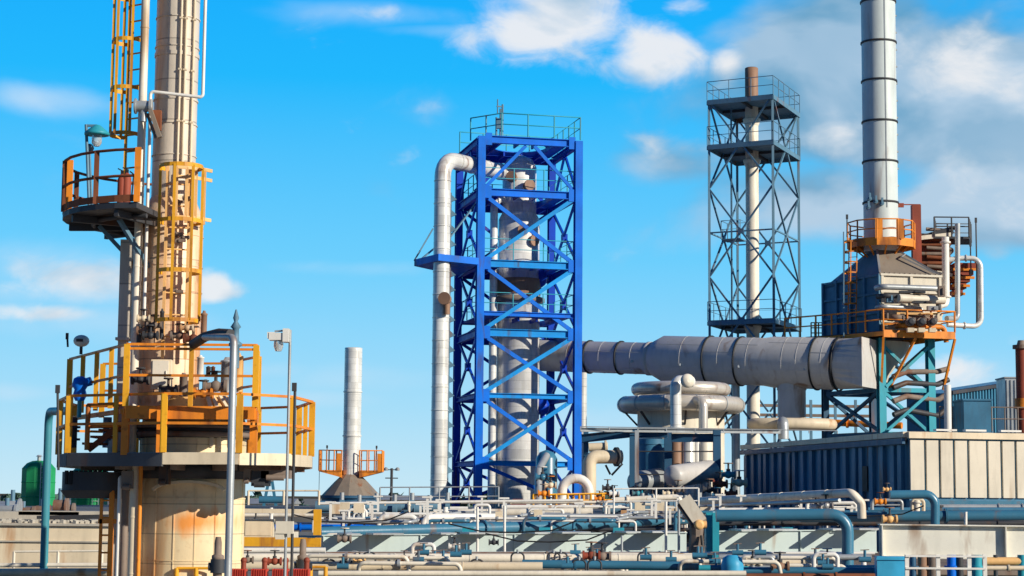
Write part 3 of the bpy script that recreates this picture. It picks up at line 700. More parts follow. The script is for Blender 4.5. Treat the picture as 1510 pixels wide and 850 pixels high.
for fa, fb, mm in faces:
    a, b = P4[fa], P4[fb]
    for lo, hi in pairs:
        z0_, z1_ = lev[lo], lev[hi]
        if (lo, hi) == (5, 6):
            mid = (a + b) / 2; brace(a, z0_, mid, z1_, mm, .16, .02); brace(b, z0_, mid, z1_, mm, .16, .02)
        elif fa == 'FL' and fb == 'FR' and lo == 0:
            brace(a, z1_, b, z0_, mm, .17, .05)
        else:
            wd = .19 if mm == 'bluet' else .15
            brace(a, z1_, b, z0_, mm, wd, .055); brace(a, z0_, b, z1_, 'blue_lit' if mm == 'bluet' else mm, wd, -.055)
            if fa != 'FL' or fb != 'FR':
                m = MB(); c_ = up((a + b) / 2, (z0_ + z1_) / 2); m.boxv(c_, (b - a).normalized() * .2, uy.cross(V(0, 0, 1)) * 0 + V(0, 0, .2), (b - a).normalized().cross(V(0, 0, 1)) * .12); link('gusset_plate', m, mt['blue_shade'], tw)
for c_, k in ((FL, 1), (FR, -1)):      # gusset plates at the joints of the front face
    for z in lev[1:]:
        m = MB(); m.boxv(up(c_ + ux * k * .34, z - .0) - uy * .12, ux * .16, V(0, 0, .3), uy * .012); link('gusset_plate', m, mt['bluet'], tw)
VC = (FL + FR + BL + BR) / 4 + ux * .1
VC.z = 0
vr = M(32, 92)
for i, z in enumerate((tz(283), tz(388), tz(468), lev[-1])):      # decks with a hole for the vessel
    m = MB(); q = .18; a, b, c2, d2 = FL + ux * q + uy * q, FR - ux * q + uy * q, BR - ux * q - uy * q, BL + ux * q - uy * q
    zt_ = z + .19; r_ = vr + .25
    hole = [VC + V(math.cos(R(t_)), math.sin(R(t_)), 0) * r_ for t_ in range(-135 + 13, 226 + 13, 15)][:24]
    outer = []
    for j in range(24):
        t_ = -135 + 15 * j; seg = j // 6; fr = (j % 6) / 6; cs = [a, b, c2, d2, a]; outer.append(cs[seg].lerp(cs[seg + 1], fr))
    vs = [up(p, zt_) for p in outer] + [up(p, zt_) for p in hole]; vs += [v - V(0, 0, .04) for v in vs]; fs = []
    for j in range(24):
        k = (j + 1) % 24; fs += [(j, k, 24 + k, 24 + j), (48 + j, 72 + j, 72 + k, 48 + k), (j, 48 + j, 48 + k, k), (24 + j, 24 + k, 72 + k, 72 + j)]
    m.add(vs, fs); dk = link('deck', m, mt['bluet'], tw)
    m = MB()
    for f_ in (.2, .4, .6, .8):
        p_, q_ = a.lerp(b, f_), d2.lerp(c2, f_)
        if .3 < f_ < .7: m.bar(up(p_, z), up(p_.lerp(q_, .28), z), .08, .2); m.bar(up(q_, z), up(q_.lerp(p_, .28), z), .08, .2)
        else: m.bar(up(p_, z), up(q_, z), .08, .2)
    link('joist', m, mt['blue_shade'], dk)
    if i != 3:
        m = MB(); rail_path(m, [up(x, zt_) for x in (a, b, c2, d2)], 1.05, .022, .028, 1.3, closed=True); link('guardrail', m, mt['teal'], dk)
m = MB(); e0 = .25
rail_path(m, [up(x, lev[-1] + .2) for x in (FL - ux * .2 + uy * 1.6, FL + ux * 1.0, FR + ux * .1, BR + ux * .1 + uy * .3, BL)], 1.12, .03, .035, 1.2)
link('top_guardrail', m, mt['teal'], tw)
m = MB()
for dx2 in (.85, 1.05, 1.15): p = FL + ux * dx2 + uy * .5; m.cyl(up(p, lev[-1]), up(p, lev[-1] + 1.2 + (dx2 - .85) * 2.2), .05, n=6)
p = FL + ux * 1.1 + uy * .5; m.bar(up(p, lev[-1] + 1.75) - ux * .25, up(p, lev[-1] + 1.75) + ux * .1, .06, .06); m.cyl(up(p - ux * .2, lev[-1] + 1.4), up(p - ux * .2, lev[-1] + 2.1), .03, n=6)
m.box(up(p - ux * .1, lev[-1] + .9), (.3, .2, .5))
link('vent_cluster', m, mt['scaff'], tw)
# cantilever wing platform on the left
wz = lev[4]; m = MB(); w0 = up(FL - ux * .2, wz); w1 = up(FL - ux * 1.9 + uy * .1, wz); w2 = up(BL - ux * 2.1, wz); w3 = up(BL - ux * .2, wz)
w1 = W(668, 383, 89.8); w2 = W(613, 401, 92.5); w1.z = w2.z = wz
w0 = up(FL - ux * .2 - uy * .5, wz); w1 = up(FL - ux * 2.35 - uy * 1.5, wz); w2 = up(FL - ux * 3.05 + uy * .9, wz); w3 = up(BL - ux * .2 + uy * -1, wz)
m.prism([w0 - uy * .1, w1 - uy * .1, w2, w3], wz - .16, wz + .16); o = link('wing_platform', m, mt['bluet'], tw)
m = MB(); rp = W(641, 352, 90.5)
m.bar(w2 + V(0, 0, .1), w2 + ux * .9 + V(0, 0, 1.7), .07, .07); m.bar(w1 + uy * .4 + V(0, 0, .15), up(FL + ux * -.2 + uy * .3, wz + 2.9), .09, .07); m.bar(w2 + V(.2, .2, .1), up(BL, wz + 2.4), .07, .07)
link('stay', m, mt['scaff'], o)
# dark service ladder and mess on the left face
m = MB(); q = FL.lerp(BL, .55) + ux * .5
for dx2 in (-.22, .22): m.bar(up(q + uy * dx2, 0), up(q + uy * dx2, lev[-1]), .06, .05)
z = .3
while z < lev[-1]: m.cyl(up(q - uy * .22, z), up(q + uy * .22, z), .02, n=5); z += .33
link('ladder', m, mt['blue_shade'], tw)
# vessel inside
t = thing('silver_vessel', 'silver clad vessel standing inside the blue tower', 'vessel', VC)
m = MB(); zt_ = lev[-1] - .15
m.lathe(VC, [(vr, 0), (vr, tz(428)), (vr * 1.02, tz(427)), (vr * 1.02, tz(405)), (vr * .97, tz(404)), (vr * .97, tz(310)), (vr * .8, tz(300)), (vr * .8, zt_ - .7), (vr * .6, zt_ - .3), (.2, zt_ - .1)], 36)
link('shell', m, mt['galv_clad'], t)
m = MB(); m.lathe(VC, [(vr + .02, tz(438)), (vr + .24, tz(436)), (vr + .24, tz(430)), (vr + .02, tz(428))], 36, cap=False); link('girth_ring', m, mt['brown'], t)
m = MB(); m.lathe(VC, [(vr + .022, tz(426)), (vr + .03, tz(425)), (vr + .03, tz(402)), (vr + .022, tz(401))], 36, cap=False); link('rusty_course', m, mt['bronze'], t)
m = MB()
for dz_, q in ((tz(250), -20), (tz(262), 25), (tz(330), 10), (tz(345), 40)):
    p = up(VC, dz_) + dirv(q) * vr * .78; m.cyl(p, p + dirv(q) * .35, .2, n=14); m.cyl(p + dirv(q) * .3, p + dirv(q) * .4, .28, n=14)
link('nozzle', m, mt['bronze'], t)
a = up(VC - ux * 1.35 - uy * .3, 0); pipe('downcomer_pipe', 'slim silver pipe left of the vessel inside the blue tower', 'pipe', [a, up(a, lev[-1] - 2.5), up(VC, lev[-1] - 2.5)], .19, 'galv_clad', .5)
a = up(VC + ux * 1.3 + uy * 1.2, 0); pipe('return_pipe', 'thin grey pipe right of the vessel inside the blue tower', 'pipe', [a, up(a, tz(500)), up(VC + uy * .5, tz(500))], .1, 'galv', .3, flanges=[(0, .5), (0, .8)])
for i, (px, py, sc) in enumerate(((795, 410, .42), (800, 600, .36))):
    p = W(px, py, 93.2); m = MB(); m.sphere(p, sc, 12, 1.2); m.cyl(p - V(0, 0, sc * 1.6), p + V(0, 0, sc * 1.6), .12, n=8); m.box(p + V(0, 0, sc * 1.3), (.5, .4, .25))
    solo('control_actuator', ('deep blue rounded actuator in the blue tower above mid height', 'deep blue rounded actuator in the lower blue tower')[i], 'actuator', m, mt['blue_shade'])
# big riser pipe on the left of the tower
px_ = W(651, 400, 88.7); e1 = W(651, 234, 88.7); e2 = up(VC, e1.z)
pipe('overhead_pipe', 'wide silver pipe rising left of the blue tower and bending into its top', 'pipe', [V(px_.x, 88.7, 0), V(px_.x, 88.7, e1.z), e2 + V(-.3, 0, 0)], M(12.3, 88.7), 'galv_clad', .85, n=24, bands=1.05)
m = MB(); p = W(659, 442, 88.2); m.cyl(p, p + V(-.1, -.35, .02), .24, n=16); m.cyl(p + V(-.1, -.35, .02), p + V(-.12, -.42, .02), .3, n=16); m.cyl(p + V(0, 0, -.7), p, .15, n=12)
solo('flanged_nozzle', 'rusty blind flange on the wide silver pipe beside the blue tower', 'flange', m, mt['bronze'])
m = MB()
for z in [px_.z * 0 + tz(p) for p in range(300, 740, 22)]:
    c_ = V(px_.x + .40, 88.9, z); m.add([c_ + V(0, 0, .25), c_ + V(.28, 0, .0), c_ + V(0, 0, -.12), c_ + V(0, .12, .25), c_ + V(.28, .12, .0), c_ + V(0, .12, -.12)], [(0, 2, 1), (3, 4, 5), (0, 1, 4, 3), (1, 2, 5, 4), (0, 3, 5, 2)])
m.bar(V(px_.x + .41, 88.96, 0), V(px_.x + .41, 88.96, tz(290)), .05, .05)
solo('pipe_guide_rack', 'dark toothed guide rail between the wide silver pipe and the tower', 'guide rail', m, mt['scaff'])
# thin silver column behind the tower at its right
p = W(859, 620, 97); pipe('slim_column', 'pale slim column just right of the blue tower under the duct', 'pipe', [V(p.x, 97, 0), V(p.x, 97, W(859, 540, 97).z)], .22, 'galv_clad', n=18, bands=1.0)

# ================================================================== D. big horizontal duct
D0 = W(812, 525, 95.5); D1 = W(1238, 537, 88.0)
dd = (D1 - D0).normalized(); LT = (D1 - D0).length
duct = thing('flue_duct', 'huge grey horizontal duct running from the blue tower to the orange furnace', 'duct', up((D0 + D1) / 2, D0.z - 1))
def dp(px):
    k = W(px, 531, 1).x; return (k * D0.y - D0.x) / (dd.x - k * dd.y)
ra, rb, rc = M(23.3, 94), M(35, 91), M(38, 89)
m = MB(); m.lathe(D0, [(ra, dp(770)), (ra, dp(962)), (ra * 1.12, dp(966)), (rb, dp(980)), (rb, dp(1128)), (rc, dp(1142)), (rc, dp(1234))], 48, axis=dd); link('duct_shell', m, mt['duct'], duct)
for px in (870, 916, 1048, 1094, 1206, 1238):
    r_ = ra if px < 960 else (rb if px < 1130 else rc); x = dp(px)
    m = MB(); m.lathe(D0, [(r_ + .004, x - .035), (r_ + .065, x - .03), (r_ + .065, x + .03), (r_ + .004, x + .035)], 48, axis=dd, cap=False); link('expansion_band', m, mt['black'], duct)
m = MB(); m.lathe(D0, [(ra + .004, dp(955)), (ra + .05, dp(956)), (ra + .05, dp(961)), (ra + .004, dp(962))], 48, axis=dd, cap=False); link('joint_ring', m, mt['duct'], duct)
m = MB()
for x0_, x1_, r_ in ((870, 960, ra), (984, 1046, rb), (1050, 1092, rb), (1096, 1128, rb), (1144, 1204, rc), (1209, 1232, rc)):
    sx2 = V(0, 0, 1).cross(dd).normalized(); ang = R(200 + (x0_ * 7) % 50); o2 = (sx2 * math.cos(ang) - V(0, 0, 1) * math.sin(ang) * -1) * (r_ + .004)
    for ang in (R(198 + (x0_ * 7) % 30), R(160 - (x0_ * 5) % 40)):
        o2 = (sx2 * math.cos(ang) + V(0, 0, 1) * -math.sin(ang)) * (r_ + .004); m.bar(D0 + dd * dp(x0_) + o2, D0 + dd * dp(x1_) + o2, .022, .022)
for x_, r_ in ((845, ra), (892, ra), (938, ra), (1015, rb), (1070, rb), (1112, rb), (1165, rc), (1186, rc), (1222, rc)):
    m.lathe(D0, [(r_ + .002, dp(x_) - .012), (r_ + .01, dp(x_) - .01), (r_ + .01, dp(x_) + .01), (r_ + .002, dp(x_) + .012)], 48, axis=dd, cap=False)
link('sheet_seam', m, mt['duct'], duct)
for k, (x_, r_) in enumerate(((1000, rb), (1085, rb), (1180, rc), (930, ra))):
    q = D0 + dd * dp(x_) + V(0, -r_ * .93, -r_ * .3); m = MB(); m.box(q, (.28, .1, .2)); m.cyl(q, q + V(0, -.22, 0), .07, n=10); link('inspection_port', m, mt['galv'], duct)
# square-to-round end piece
E0 = D0 + dd * dp(1238.5); E1 = W(1284, 536, 87.2); sq = []
n_ = 32; vs = []; sx_ = V(0, 0, 1).cross(dd).normalized(); hh_ = M(36, 88); 
for i in range(n_):
    a_ = 2 * math.pi * i / n_; vs.append(E0 + sx_ * math.cos(a_) * rc * .98 + V(0, 0, 1) * math.sin(a_) * rc * .98)
for i in range(n_):
    a_ = 2 * math.pi * i / n_; k = 1 / max(abs(math.cos(a_)), abs(math.sin(a_))); vs.append(E1 + sx_ * math.cos(a_) * k * 1.25 + V(0, 0, 1) * math.sin(a_) * k * hh_)
m = MB(); m.add(vs, [(i, (i + 1) % n_, n_ + (i + 1) % n_, n_ + i) for i in range(n_)] + [tuple(range(2 * n_ - 1, n_ - 1, -1))]); link('transition_piece', m, mt['duct'], duct)
p = W(1167, 590, 90); pt = D0 + dd * dp(1167)
m = MB(); m.cyl(V(pt.x, pt.y, W(1167, 634, 90).z), V(pt.x, pt.y, pt.z), M(20.5, 90), n=32); m.cyl(V(pt.x, pt.y, W(1167, 577, 90).z), V(pt.x, pt.y, W(1167, 574, 90).z), M(21.6, 90), n=32); link('branch_duct', m, mt['duct'], duct)
for px, r_ in ((900, .15), (1070, .18)):
    q = D0 + dd * dp(px); m = MB(); bt = ra if px < 950 else rb
    for s2 in (-1, 1): m.cyl(V(q.x + s2 * .5, q.y, 0), V(q.x + s2 * .5, q.y, q.z - bt * .7), r_, n=10)
    link('duct_support', m, mt['galv'], duct) if px > 1000 else None

# ================================================================== E. scaffold tower with flare stack
N1 = W(1139, 140, 95); N1.z = 0; vL = V(-3.08, 1.62, 0); vR = V(2.0, 4.55, 0)
FLc = N1 + vL; BRc = N1 + vR; BLc = N1 + vL + vR
sz = lambda py: W(1139, py, 95).z
sc_ = thing('lattice_tower', 'slender blue grey lattice tower with railed decks around a white flare stack', 'lattice tower', N1)
top_ = sz(140); d2_ = sz(207); nod = [sz(p) for p in (140, 207, 272, 338, 404, 470, 536, 602, 668)]
for c_ in (N1, FLc, BRc, BLc):
    m = MB(); m.bar(up(c_, 0), up(c_, top_), .12, .12); link('post', m, mt['scaff'], sc_)
def sbar(p, q, w=.085, name='brace'):
    m = MB(); d = (q - p).normalized(); m.bar(p + d * .08, q - d * .08, w, w); link(name, m, mt['scaff'], sc_)
for a, b in ((FLc, N1), (N1, BRc), (BRc, BLc), (BLc, FLc)):
    mid = (a + b) / 2
    for i in range(0, 8):
        zA, zB = nod[i], nod[i + 1]
        if zB < 3: break
        if i % 2 == 0: sbar(up(a, zA), up(mid, zB)); sbar(up(b, zA), up(mid, zB))
        else: sbar(up(mid, zA), up(a, zB)); sbar(up(mid, zA), up(b, zB))
    for z in (nod[3],): sbar(up(a, z), up(b, z), .07, 'tie')
    for i in (1, 3, 5):
        m = MB(); d = (b - a).normalized(); m.boxv(up(mid, nod[i]), d * .16, V(0, 0, .13), d.cross(V(0, 0, 1)) * .06); link('gusset_plate', m, mt['scaff'], sc_)
for z, rl in ((top_, 1), (d2_, 1), (nod[5], 1)):
    m = MB(); q = 0.06; e = [N1, BRc, BLc, FLc]; ctr = sum(e, Vector()) / 4; e = [x + (x - ctr).normalized() * .12 for x in e]
    m.prism([(x.x, x.y) for x in e], z - .05, z + .02); o = link('deck', m, mt['scaff'], sc_)
    m = MB()
    for i in range(4): m.bar(up(e[i], z - .14), up(e[(i + 1) % 4], z - .14), .06, .2)
    link('edge_channel', m, mt['scaff'], o)
    m = MB(); rail_path(m, [up(x, z) for x in e], .98, .02, .022, 1.1, closed=True); link('guardrail', m, mt['scaff'], o)
    m = MB(); a_, b_ = N1.lerp(FLc, .5), BRc.lerp(BLc, .5); m.bar(up(a_, z - .12), up(b_, z - .12), .1, .14); a_, b_ = N1.lerp(BRc, .5), FLc.lerp(BLc, .5); m.bar(up(a_, z - .13), up(b_, z - .13), .1, .13); link('cross_beam', m, mt['dark'], o)
q = FLc + (N1 - FLc) * .12 + vR * .15; z = sz(345) 
m = MB(); e = [q, q + vR * .22 + V(0, 0, 0), q + vR * .22 - vL * .3, q - vL * .3]; m.prism([(x.x, x.y) for x in e], z - .05, z); rail_path(m, [up(x, z) for x in e], .95, .02, .025, 1.0, closed=True); link('landing', m, mt['scaff'], sc_)
a_ = FLc + vR * .45 - vL * .15; ladder(sc_, up(a_, .2), up(a_, top_), .4, mat='scaff', face=V(-1, 0, 0), rung=.35)
ctr = N1 + vL * .5 + vR * .5; fx = W(1110, 120, 97.5)
t = thing('flare_stack', 'white flare stack with rust brown tip rising through the lattice tower', 'flare stack', V(fx.x, 98, 0)); ctr = V(fx.x, 98, 0)
r_ = M(9.8, 98); m = MB(); m.cyl(ctr, up(ctr, sz(128)), r_, n=24); link('stack_shell', m, mt['offwhite'], t)
m = MB(); m.lathe(ctr, [(r_ * 1.01, sz(128)), (r_ * 1.01, sz(82)), (r_ * .86, sz(81)), (r_ * .84, sz(90))], 24); link('stack_tip', m, mt['bronze'], t)
for py in (160, 222, 474):
    m = MB(); m.lathe(up(ctr, sz(py)), [(r_ * 1.0, -.35), (r_ * 1.35, -.02), (r_ * 1.35, .04), (r_ * 1.0, .06)], 24, cap=False); link('guide_collar', m, mt['offwhite'], t)
# ================================================================== F. furnace with stack
YF = 88.0
fz = lambda py, px=1298, y=YF: W(px, py, y).z
NC = W(1298, 450, YF); NC.z = 0                      # nearest corner of the firebox
fr_ = V(math.cos(R(12)), math.sin(R(12)), 0)          # along the sunny front face, to the right
sd_ = V(-.42, .91, 0).normalized()                    # along the shaded left face, going back
fw, fd = M(98, 88), 4.6
fu = thing('furnace', 'furnace with navy and beige box, brown hood and orange decks at the right', 'furnace', NC)
a, b, c_, d_ = NC, NC + fr_ * fw, NC + fr_ * fw + sd_ * fd, NC + sd_ * fd
zb0, zb1 = fz(490), fz(404)
def slab(mb, p, q, z0, z1, t, nrm, off=0): 
    d = (q - p); mb.boxv(up((p + q) / 2, (z0 + z1) / 2) + nrm * (off + t / 2), d / 2, nrm * t / 2, V(0, 0, (z1 - z0) / 2)); return mb
nf = V(fr_.y, -fr_.x, 0); ns = V(-sd_.y, sd_.x, 0) 
if ns.x > 0: ns = -ns
m = MB(); slab(m, a, d_, zb0, zb1, .06, ns, -.06)
for f_ in (0, .25, .5, .75, 1): p = a.lerp(d_, f_); m.boxv(up(p, (zb0 + zb1) / 2) + ns * .06, sd_ * .07, ns * .06, V(0, 0, (zb1 - zb0) / 2))
for f_ in (.02, .34, .67, .98): z = zb0 + (zb1 - zb0) * f_; slab(m, a, d_, z - .05, z + .05, .09, ns, 0)
link('side_wall', m, mt['navy'], fu)
m = MB(); slab(m, a, b, zb0, zb1, .06, nf, -.06); slab(m, b, c_, zb0, zb1, .06, fr_, -.06); slab(m, d_, c_, zb0, zb1, .06, -nf, -.06)
for py in (405, 430, 462, 474): z = fz(py); slab(m, a, b, z - .05, z + .05, .12, nf, 0)
for f_ in (.03, .5, .97): p = a.lerp(b, f_); m.boxv(up(p, (zb0 + zb1) / 2) + nf * .05, fr_ * .06, nf * .05, V(0, 0, (zb1 - zb0) / 2))
link('front_wall', m, mt['panel'], fu)
SC = (a + b + c_ + d_) / 4 ; SC = up(W(1299, 330, 90), 0); rs = M(25.5, 90)
# hood: four sloping faces from box top to the stack foot
ht = fz(362); q = [up(SC + V(x, y, 0), ht) for x, y in ((-.35, -.65), (.62, -.5), (.62, .7), (-.55, .7))]
bt = [up(x, zb1) for x in (a, b, c_, d_)]; bt[3] = up(d_ , zb1 - .2)
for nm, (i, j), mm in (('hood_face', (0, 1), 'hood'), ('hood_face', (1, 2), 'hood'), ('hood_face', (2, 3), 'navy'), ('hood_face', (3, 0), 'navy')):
    m = MB(); m.add([bt[i], bt[j], q[j], q[i]] + [v - V(0, 0, .08) for v in (bt[i], bt[j], q[j], q[i])], [(0, 1, 2, 3), (7, 6, 5, 4), (0, 4, 5, 1), (1, 5, 6, 2), (2, 6, 7, 3), (3, 7, 4, 0)])
    if (i, j) == (0, 1):
        for f_ in [k / 12 for k in range(13)]: p = bt[0].lerp(bt[1], f_); m.boxv(p + nf * .04, fr_ * .05, nf * .06, V(0, 0, .07))
    link(nm, m, mt[mm], fu)
m = MB(); m.bar(bt[0] + nf * .05, q[0] + nf * .05, .1, .05); m.bar(bt[1], q[1], .1, .1)
P_ = [bt[1].lerp(bt[0], .12) + V(0, 0, .1), bt[1].lerp(q[1], .5) + V(-.9, -.1, .25), bt[1].lerp(q[1], .72) + V(-.25, -.1, .1)]
for i in range(2): m.bar(P_[i] + nf * .12, P_[i + 1] + nf * .12, .09, .06)
link('hood_rib', m, mt['grey'], fu)
m = MB(); m.cyl(up(SC, fz(364)), up(SC, W(1299, -60, 90).z), rs, n=40); link('stack_shell', m, mt['duct2'], fu)
m = MB()
for py in (4, 64, 121, 181, 240, 300): z = W(1299, py, 90).z; m = MB(); m.lathe(up(SC, z), [(rs + .004, -.05), (rs + .05, -.04), (rs + .05, .04), (rs + .004, .05)], 40, cap=False); link('stack_flange', m, mt['dark'], fu)
m = MB()
for py in range(-50, 300, 25): z = W(1299, py, 90).z; p = up(SC, z) + dirv(75) * rs; m.box(p, (.1, .06, .08))
p = SC + dirv(10) * (rs + .01); m.bar(up(p, fz(300)), up(p, W(1299, -60, 90).z), .05, .02); link('seam_strip', m, mt['galv'], fu)
m = MB()
for px, py in ((1283, 293), (1292, 297), (1301, 300), (1281, 305)): p = W(px, py, 89); m.cyl(p, p + V(0, .3, 0), .1, n=10); m.box(p + V(0, 0, .12), (.09, .08, .3))
link('sample_port', m, mt['scaff'], fu)
# orange ring deck around the stack foot
zr = fz(350); rr_ = M(50, 90); rc_ = SC + V(0, 0, 0)
m = MB(); m.lathe(up(rc_, zr), [(rs + .02, -.06), (rr_, -.06), (rr_, .0), (rs + .02, .0)], 10, smooth=False, cap=False)
m.lathe(up(rc_, zr), [(rr_ - .03, -.3), (rr_ + .03, -.3), (rr_ + .03, .08), (rr_ - .03, .08), (rr_ - .03, -.3)], 10, smooth=False, cap=False); o = link('ring_deck', m, mt['orange'], fu)
m = MB(); pts = [up(rc_ + V(math.cos(R(k * 36)), math.sin(R(k * 36)), 0) * rr_, zr) for k in range(10)]; rail_path(m, pts, .95, .035, .04, .9, closed=True)
for k in (7, 8): m.box(pts[k] + V(.1, 0, .48), (.35, .05, .95))
link('guardrail', m, mt['orange'], o)
m = MB()
for k in range(10): p = rc_ + V(math.cos(R(k * 36 + 18)), math.sin(R(k * 36 + 18)), 0) * rr_ * .9; e_ = rc_ + (p - rc_) * .45; m.bar(up(p, zr - .1), up(e_, zr - .8), .07, .07)
link('strut', m, mt['orange'], o)
for i, (px, t0) in enumerate(((1249, 322),)):
    m = MB(); p = W(px, 350, 89.5); m.cyl(p, W(px, t0, 89.5), .03, n=6); m.box(W(px, t0 - 2, 89.5), (.1, .08, .22)); link('beacon', m, mt['dark'], o)
# shaft ladder on the shaded side
p = NC.lerp(d_, .4) + ns * .35
ladder(fu, up(p, zb0 - 1.0), up(p + V(.15, .1, 0), zr + .2), .42, mat='orange', face=V(-.6, -.8, 0).normalized(), cage=(.34, [zb1 + .2 + k * .5 for k in range(-3, 4)], (-90, -30, 30, 90)), cmat='orange')
m = MB(); p = W(1244, 498, 88.5); m.cyl(p, W(1244, 342, 88.5), .03, n=6); link('lightning_rod', m, mt['scaff'], fu)
# main orange deck
zk = fz(491); e = [NC + nf * 1.15 - sd_ * -.0 + ns * .4, NC + fr_ * (fw + .1) + nf * 1.15, c_ + fr_ * .3, d_ + ns * .3 + sd_ * .6, d_ + ns * 2.1 + sd_ * .3, NC + ns * 1.0 + sd_ * 1.2]
m = MB(); m.prism(e, zk - .04, zk); o = link('main_deck', m, mt['dark'], fu)
m = MB()
for i in range(6): m.bar(up(e[i], zk - .14), up(e[(i + 1) % 6], zk - .14), .06, .34 if i < 2 else .2)
link('fascia', m, mt['orange'], o)
m = MB(); rail_path(m, [up(e[i], zk) for i in (4, 5, 0, 1, 2)], .98, .04, .045, 1.1); link('guardrail', m, mt['orange'], o)
m = MB()
for p, q_ in ((e[0], NC), (e[0].lerp(e[1], .45), NC + fr_ * .4), (e[1], b)):
    m = MB(); m.bar(up(p, zk - .3), up(q_, zk - 2.6), .1, .1); link('knee_brace', m, mt['orange'], o)
# teal legs and bracing, funnel between them
zl0 = 0; legs = [NC + fr_ * .0, NC + fr_ * (M(78, 88)), c_ - fr_ * (fw - M(78, 88)), d_]
for i, p in enumerate(legs):
    m = MB(); w = .34 if i < 2 else .28
    m.boxv(up(p, zk / 2 - .1) + nf * w * .5, fr_ * w / 2, nf * .02, V(0, 0, zk / 2 - .15)); m.boxv(up(p, zk / 2 - .1) - nf * w * .5, fr_ * w / 2, nf * .02, V(0, 0, zk / 2 - .15)); m.boxv(up(p, zk / 2 - .1), fr_ * .03, nf * (w * .5 - .02), V(0, 0, zk / 2 - .15))
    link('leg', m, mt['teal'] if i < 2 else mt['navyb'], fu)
def fb(p, q_, z0, z1, mat='teal', w=.14):
    m = MB(); A_, B_ = up(p, z0), up(q_, z1); d = (B_ - A_).normalized(); m.bar(A_ + d * .2, B_ - d * .2, w, w); link('brace', m, mt[mat], fu)
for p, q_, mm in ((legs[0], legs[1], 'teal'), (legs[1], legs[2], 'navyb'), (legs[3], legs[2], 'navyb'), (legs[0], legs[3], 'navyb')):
    zs = [zk - .5, fz(575), fz(640), fz(640) - (fz(575) - fz(640)) * 1.2, 1.0]
    for i in range(4):
        fb(p, q_, zs[i], zs[i + 1], mm); fb(q_ + nf * .16, p + nf * .16, zs[i], zs[i + 1], mm)
        if i: fb(p, q_, zs[i], zs[i], mm, .2)
m = MB(); cc = (legs[0] + legs[1] + legs[2] + legs[3]) / 4 
m.lathe(cc, [(.5, fz(560)), (.6, fz(550)), (1.5, fz(512)), (1.6, zk - .3)], 24); link('funnel', m, mt['panel'], fu)
for k, py in enumerate((556, 572, 592, 612)):
    m = MB(); z = fz(py); m.tube([up(legs[0] + fr_ * .5 + nf * .2, z), up(legs[0] + fr_ * 1.2 + nf * .1, z + .25), up(legs[1] + fr_ * .3 + nf * .1, z + .3 - .1 * k), up(legs[1] + fr_ * .9, z + .45)], .13, .3, 10); link('burner_pipe', m, mt['dark'] if k % 2 else mt['brown'], fu)
# tray of pipes on the sunny front of the box
for k, (x0, x1, py, r_, mm) in enumerate(((1300, 1385, 423, .14, 'galv'), (1302, 1382, 436, .12, 'dark'), (1325, 1392, 440, .2, 'panel'), (1318, 1372, 468, .14, 'brown'), (1330, 1392, 480, .12, 'orange'), (1300, 1360, 452, .1, 'galv'))):
    p0, p1 = W(x0, py, 86.9), W(x1, py + 3, 87.7)
    pts = [p0 + nf * -.6, p0, p1, p1 + V(.1, 0, -.7)] if k != 2 else [p0, p1]
    m = MB(); m.tube(pts, r_, .25, 10); link('header_pipe', m, mt[mm], fu)
for k, px in enumerate((1340, 1356, 1372)):
    p = W(px, 476, 87); t = thing('burner_unit', ('rusty round burner unit, left of the row on the furnace deck', 'rusty round burner unit, middle of the row on the furnace deck', 'rusty round burner unit, right of the row on the furnace deck')[k], 'burner', p, 'burner units on the furnace deck')
    m = MB(); m.cyl(p, p + V(0, -.4, 0), .2, n=14); m.cyl(p + V(0, -.4, 0), p + V(0, -.55, 0), .13, n=14); m.box(p + V(.18, -.2, .1), (.16, .3, .2)); link('casing', m, mt['brown'], t)
    m = MB(); m.lathe(p + V(0, -.62, 0), [(.08, 0), (.17, .01), (.17, .05), (.08, .06)], 14, axis=(0, -1, 0)); link('handwheel', m, mt['dark'], t)
    m = MB(); m.box(p + V(.0, -.3, -.38), (.3, .35, .2)); link('base_block', m, mt['cream'], t)
for k, (px, py, w, h, mm) in enumerate(((1318, 478, .9, .1, 'orange'), (1352, 463, 1.9, .1, 'peach'), (1330, 471, .2, .5, 'brown'), (1380, 468, .3, .35, 'cream'), (1345, 431, 1.2, .1, 'dark'), (1362, 446, 1.1, .12, 'dark'), (1375, 455, .5, .2, 'grey'), (1312, 440, .3, .4, 'scaff'), (1388, 430, .3, .5, 'brown'), (1306, 466, .25, .4, 'brown'))):
    p = W(px, py, 87.1); m = MB(); m.box(p, (w, .25, h)); m.box(p + V(w * .2, -.16, 0), (w * .25, .1, h * .6)); link('bracket', m, mt[mm], fu)
# red oxide column behind the ring deck
p0, p1 = W(1351, 303, 90.5), W(1351, 395, 90.5); m = MB(); m.box(((p0.x + p1.x) / 2, 90.5, (p0.z + p1.z) / 2), (.42, .42, p0.z - p1.z)); m.box(p0 + V(-.5, 0, .03), (1.4, .06, .05)); m.box(W(1328, 303, 90.3), (.3, .1, .2))
solo('flue_post', 'red oxide square post standing right of the grey furnace stack', 'post', m, mt['rustred'])
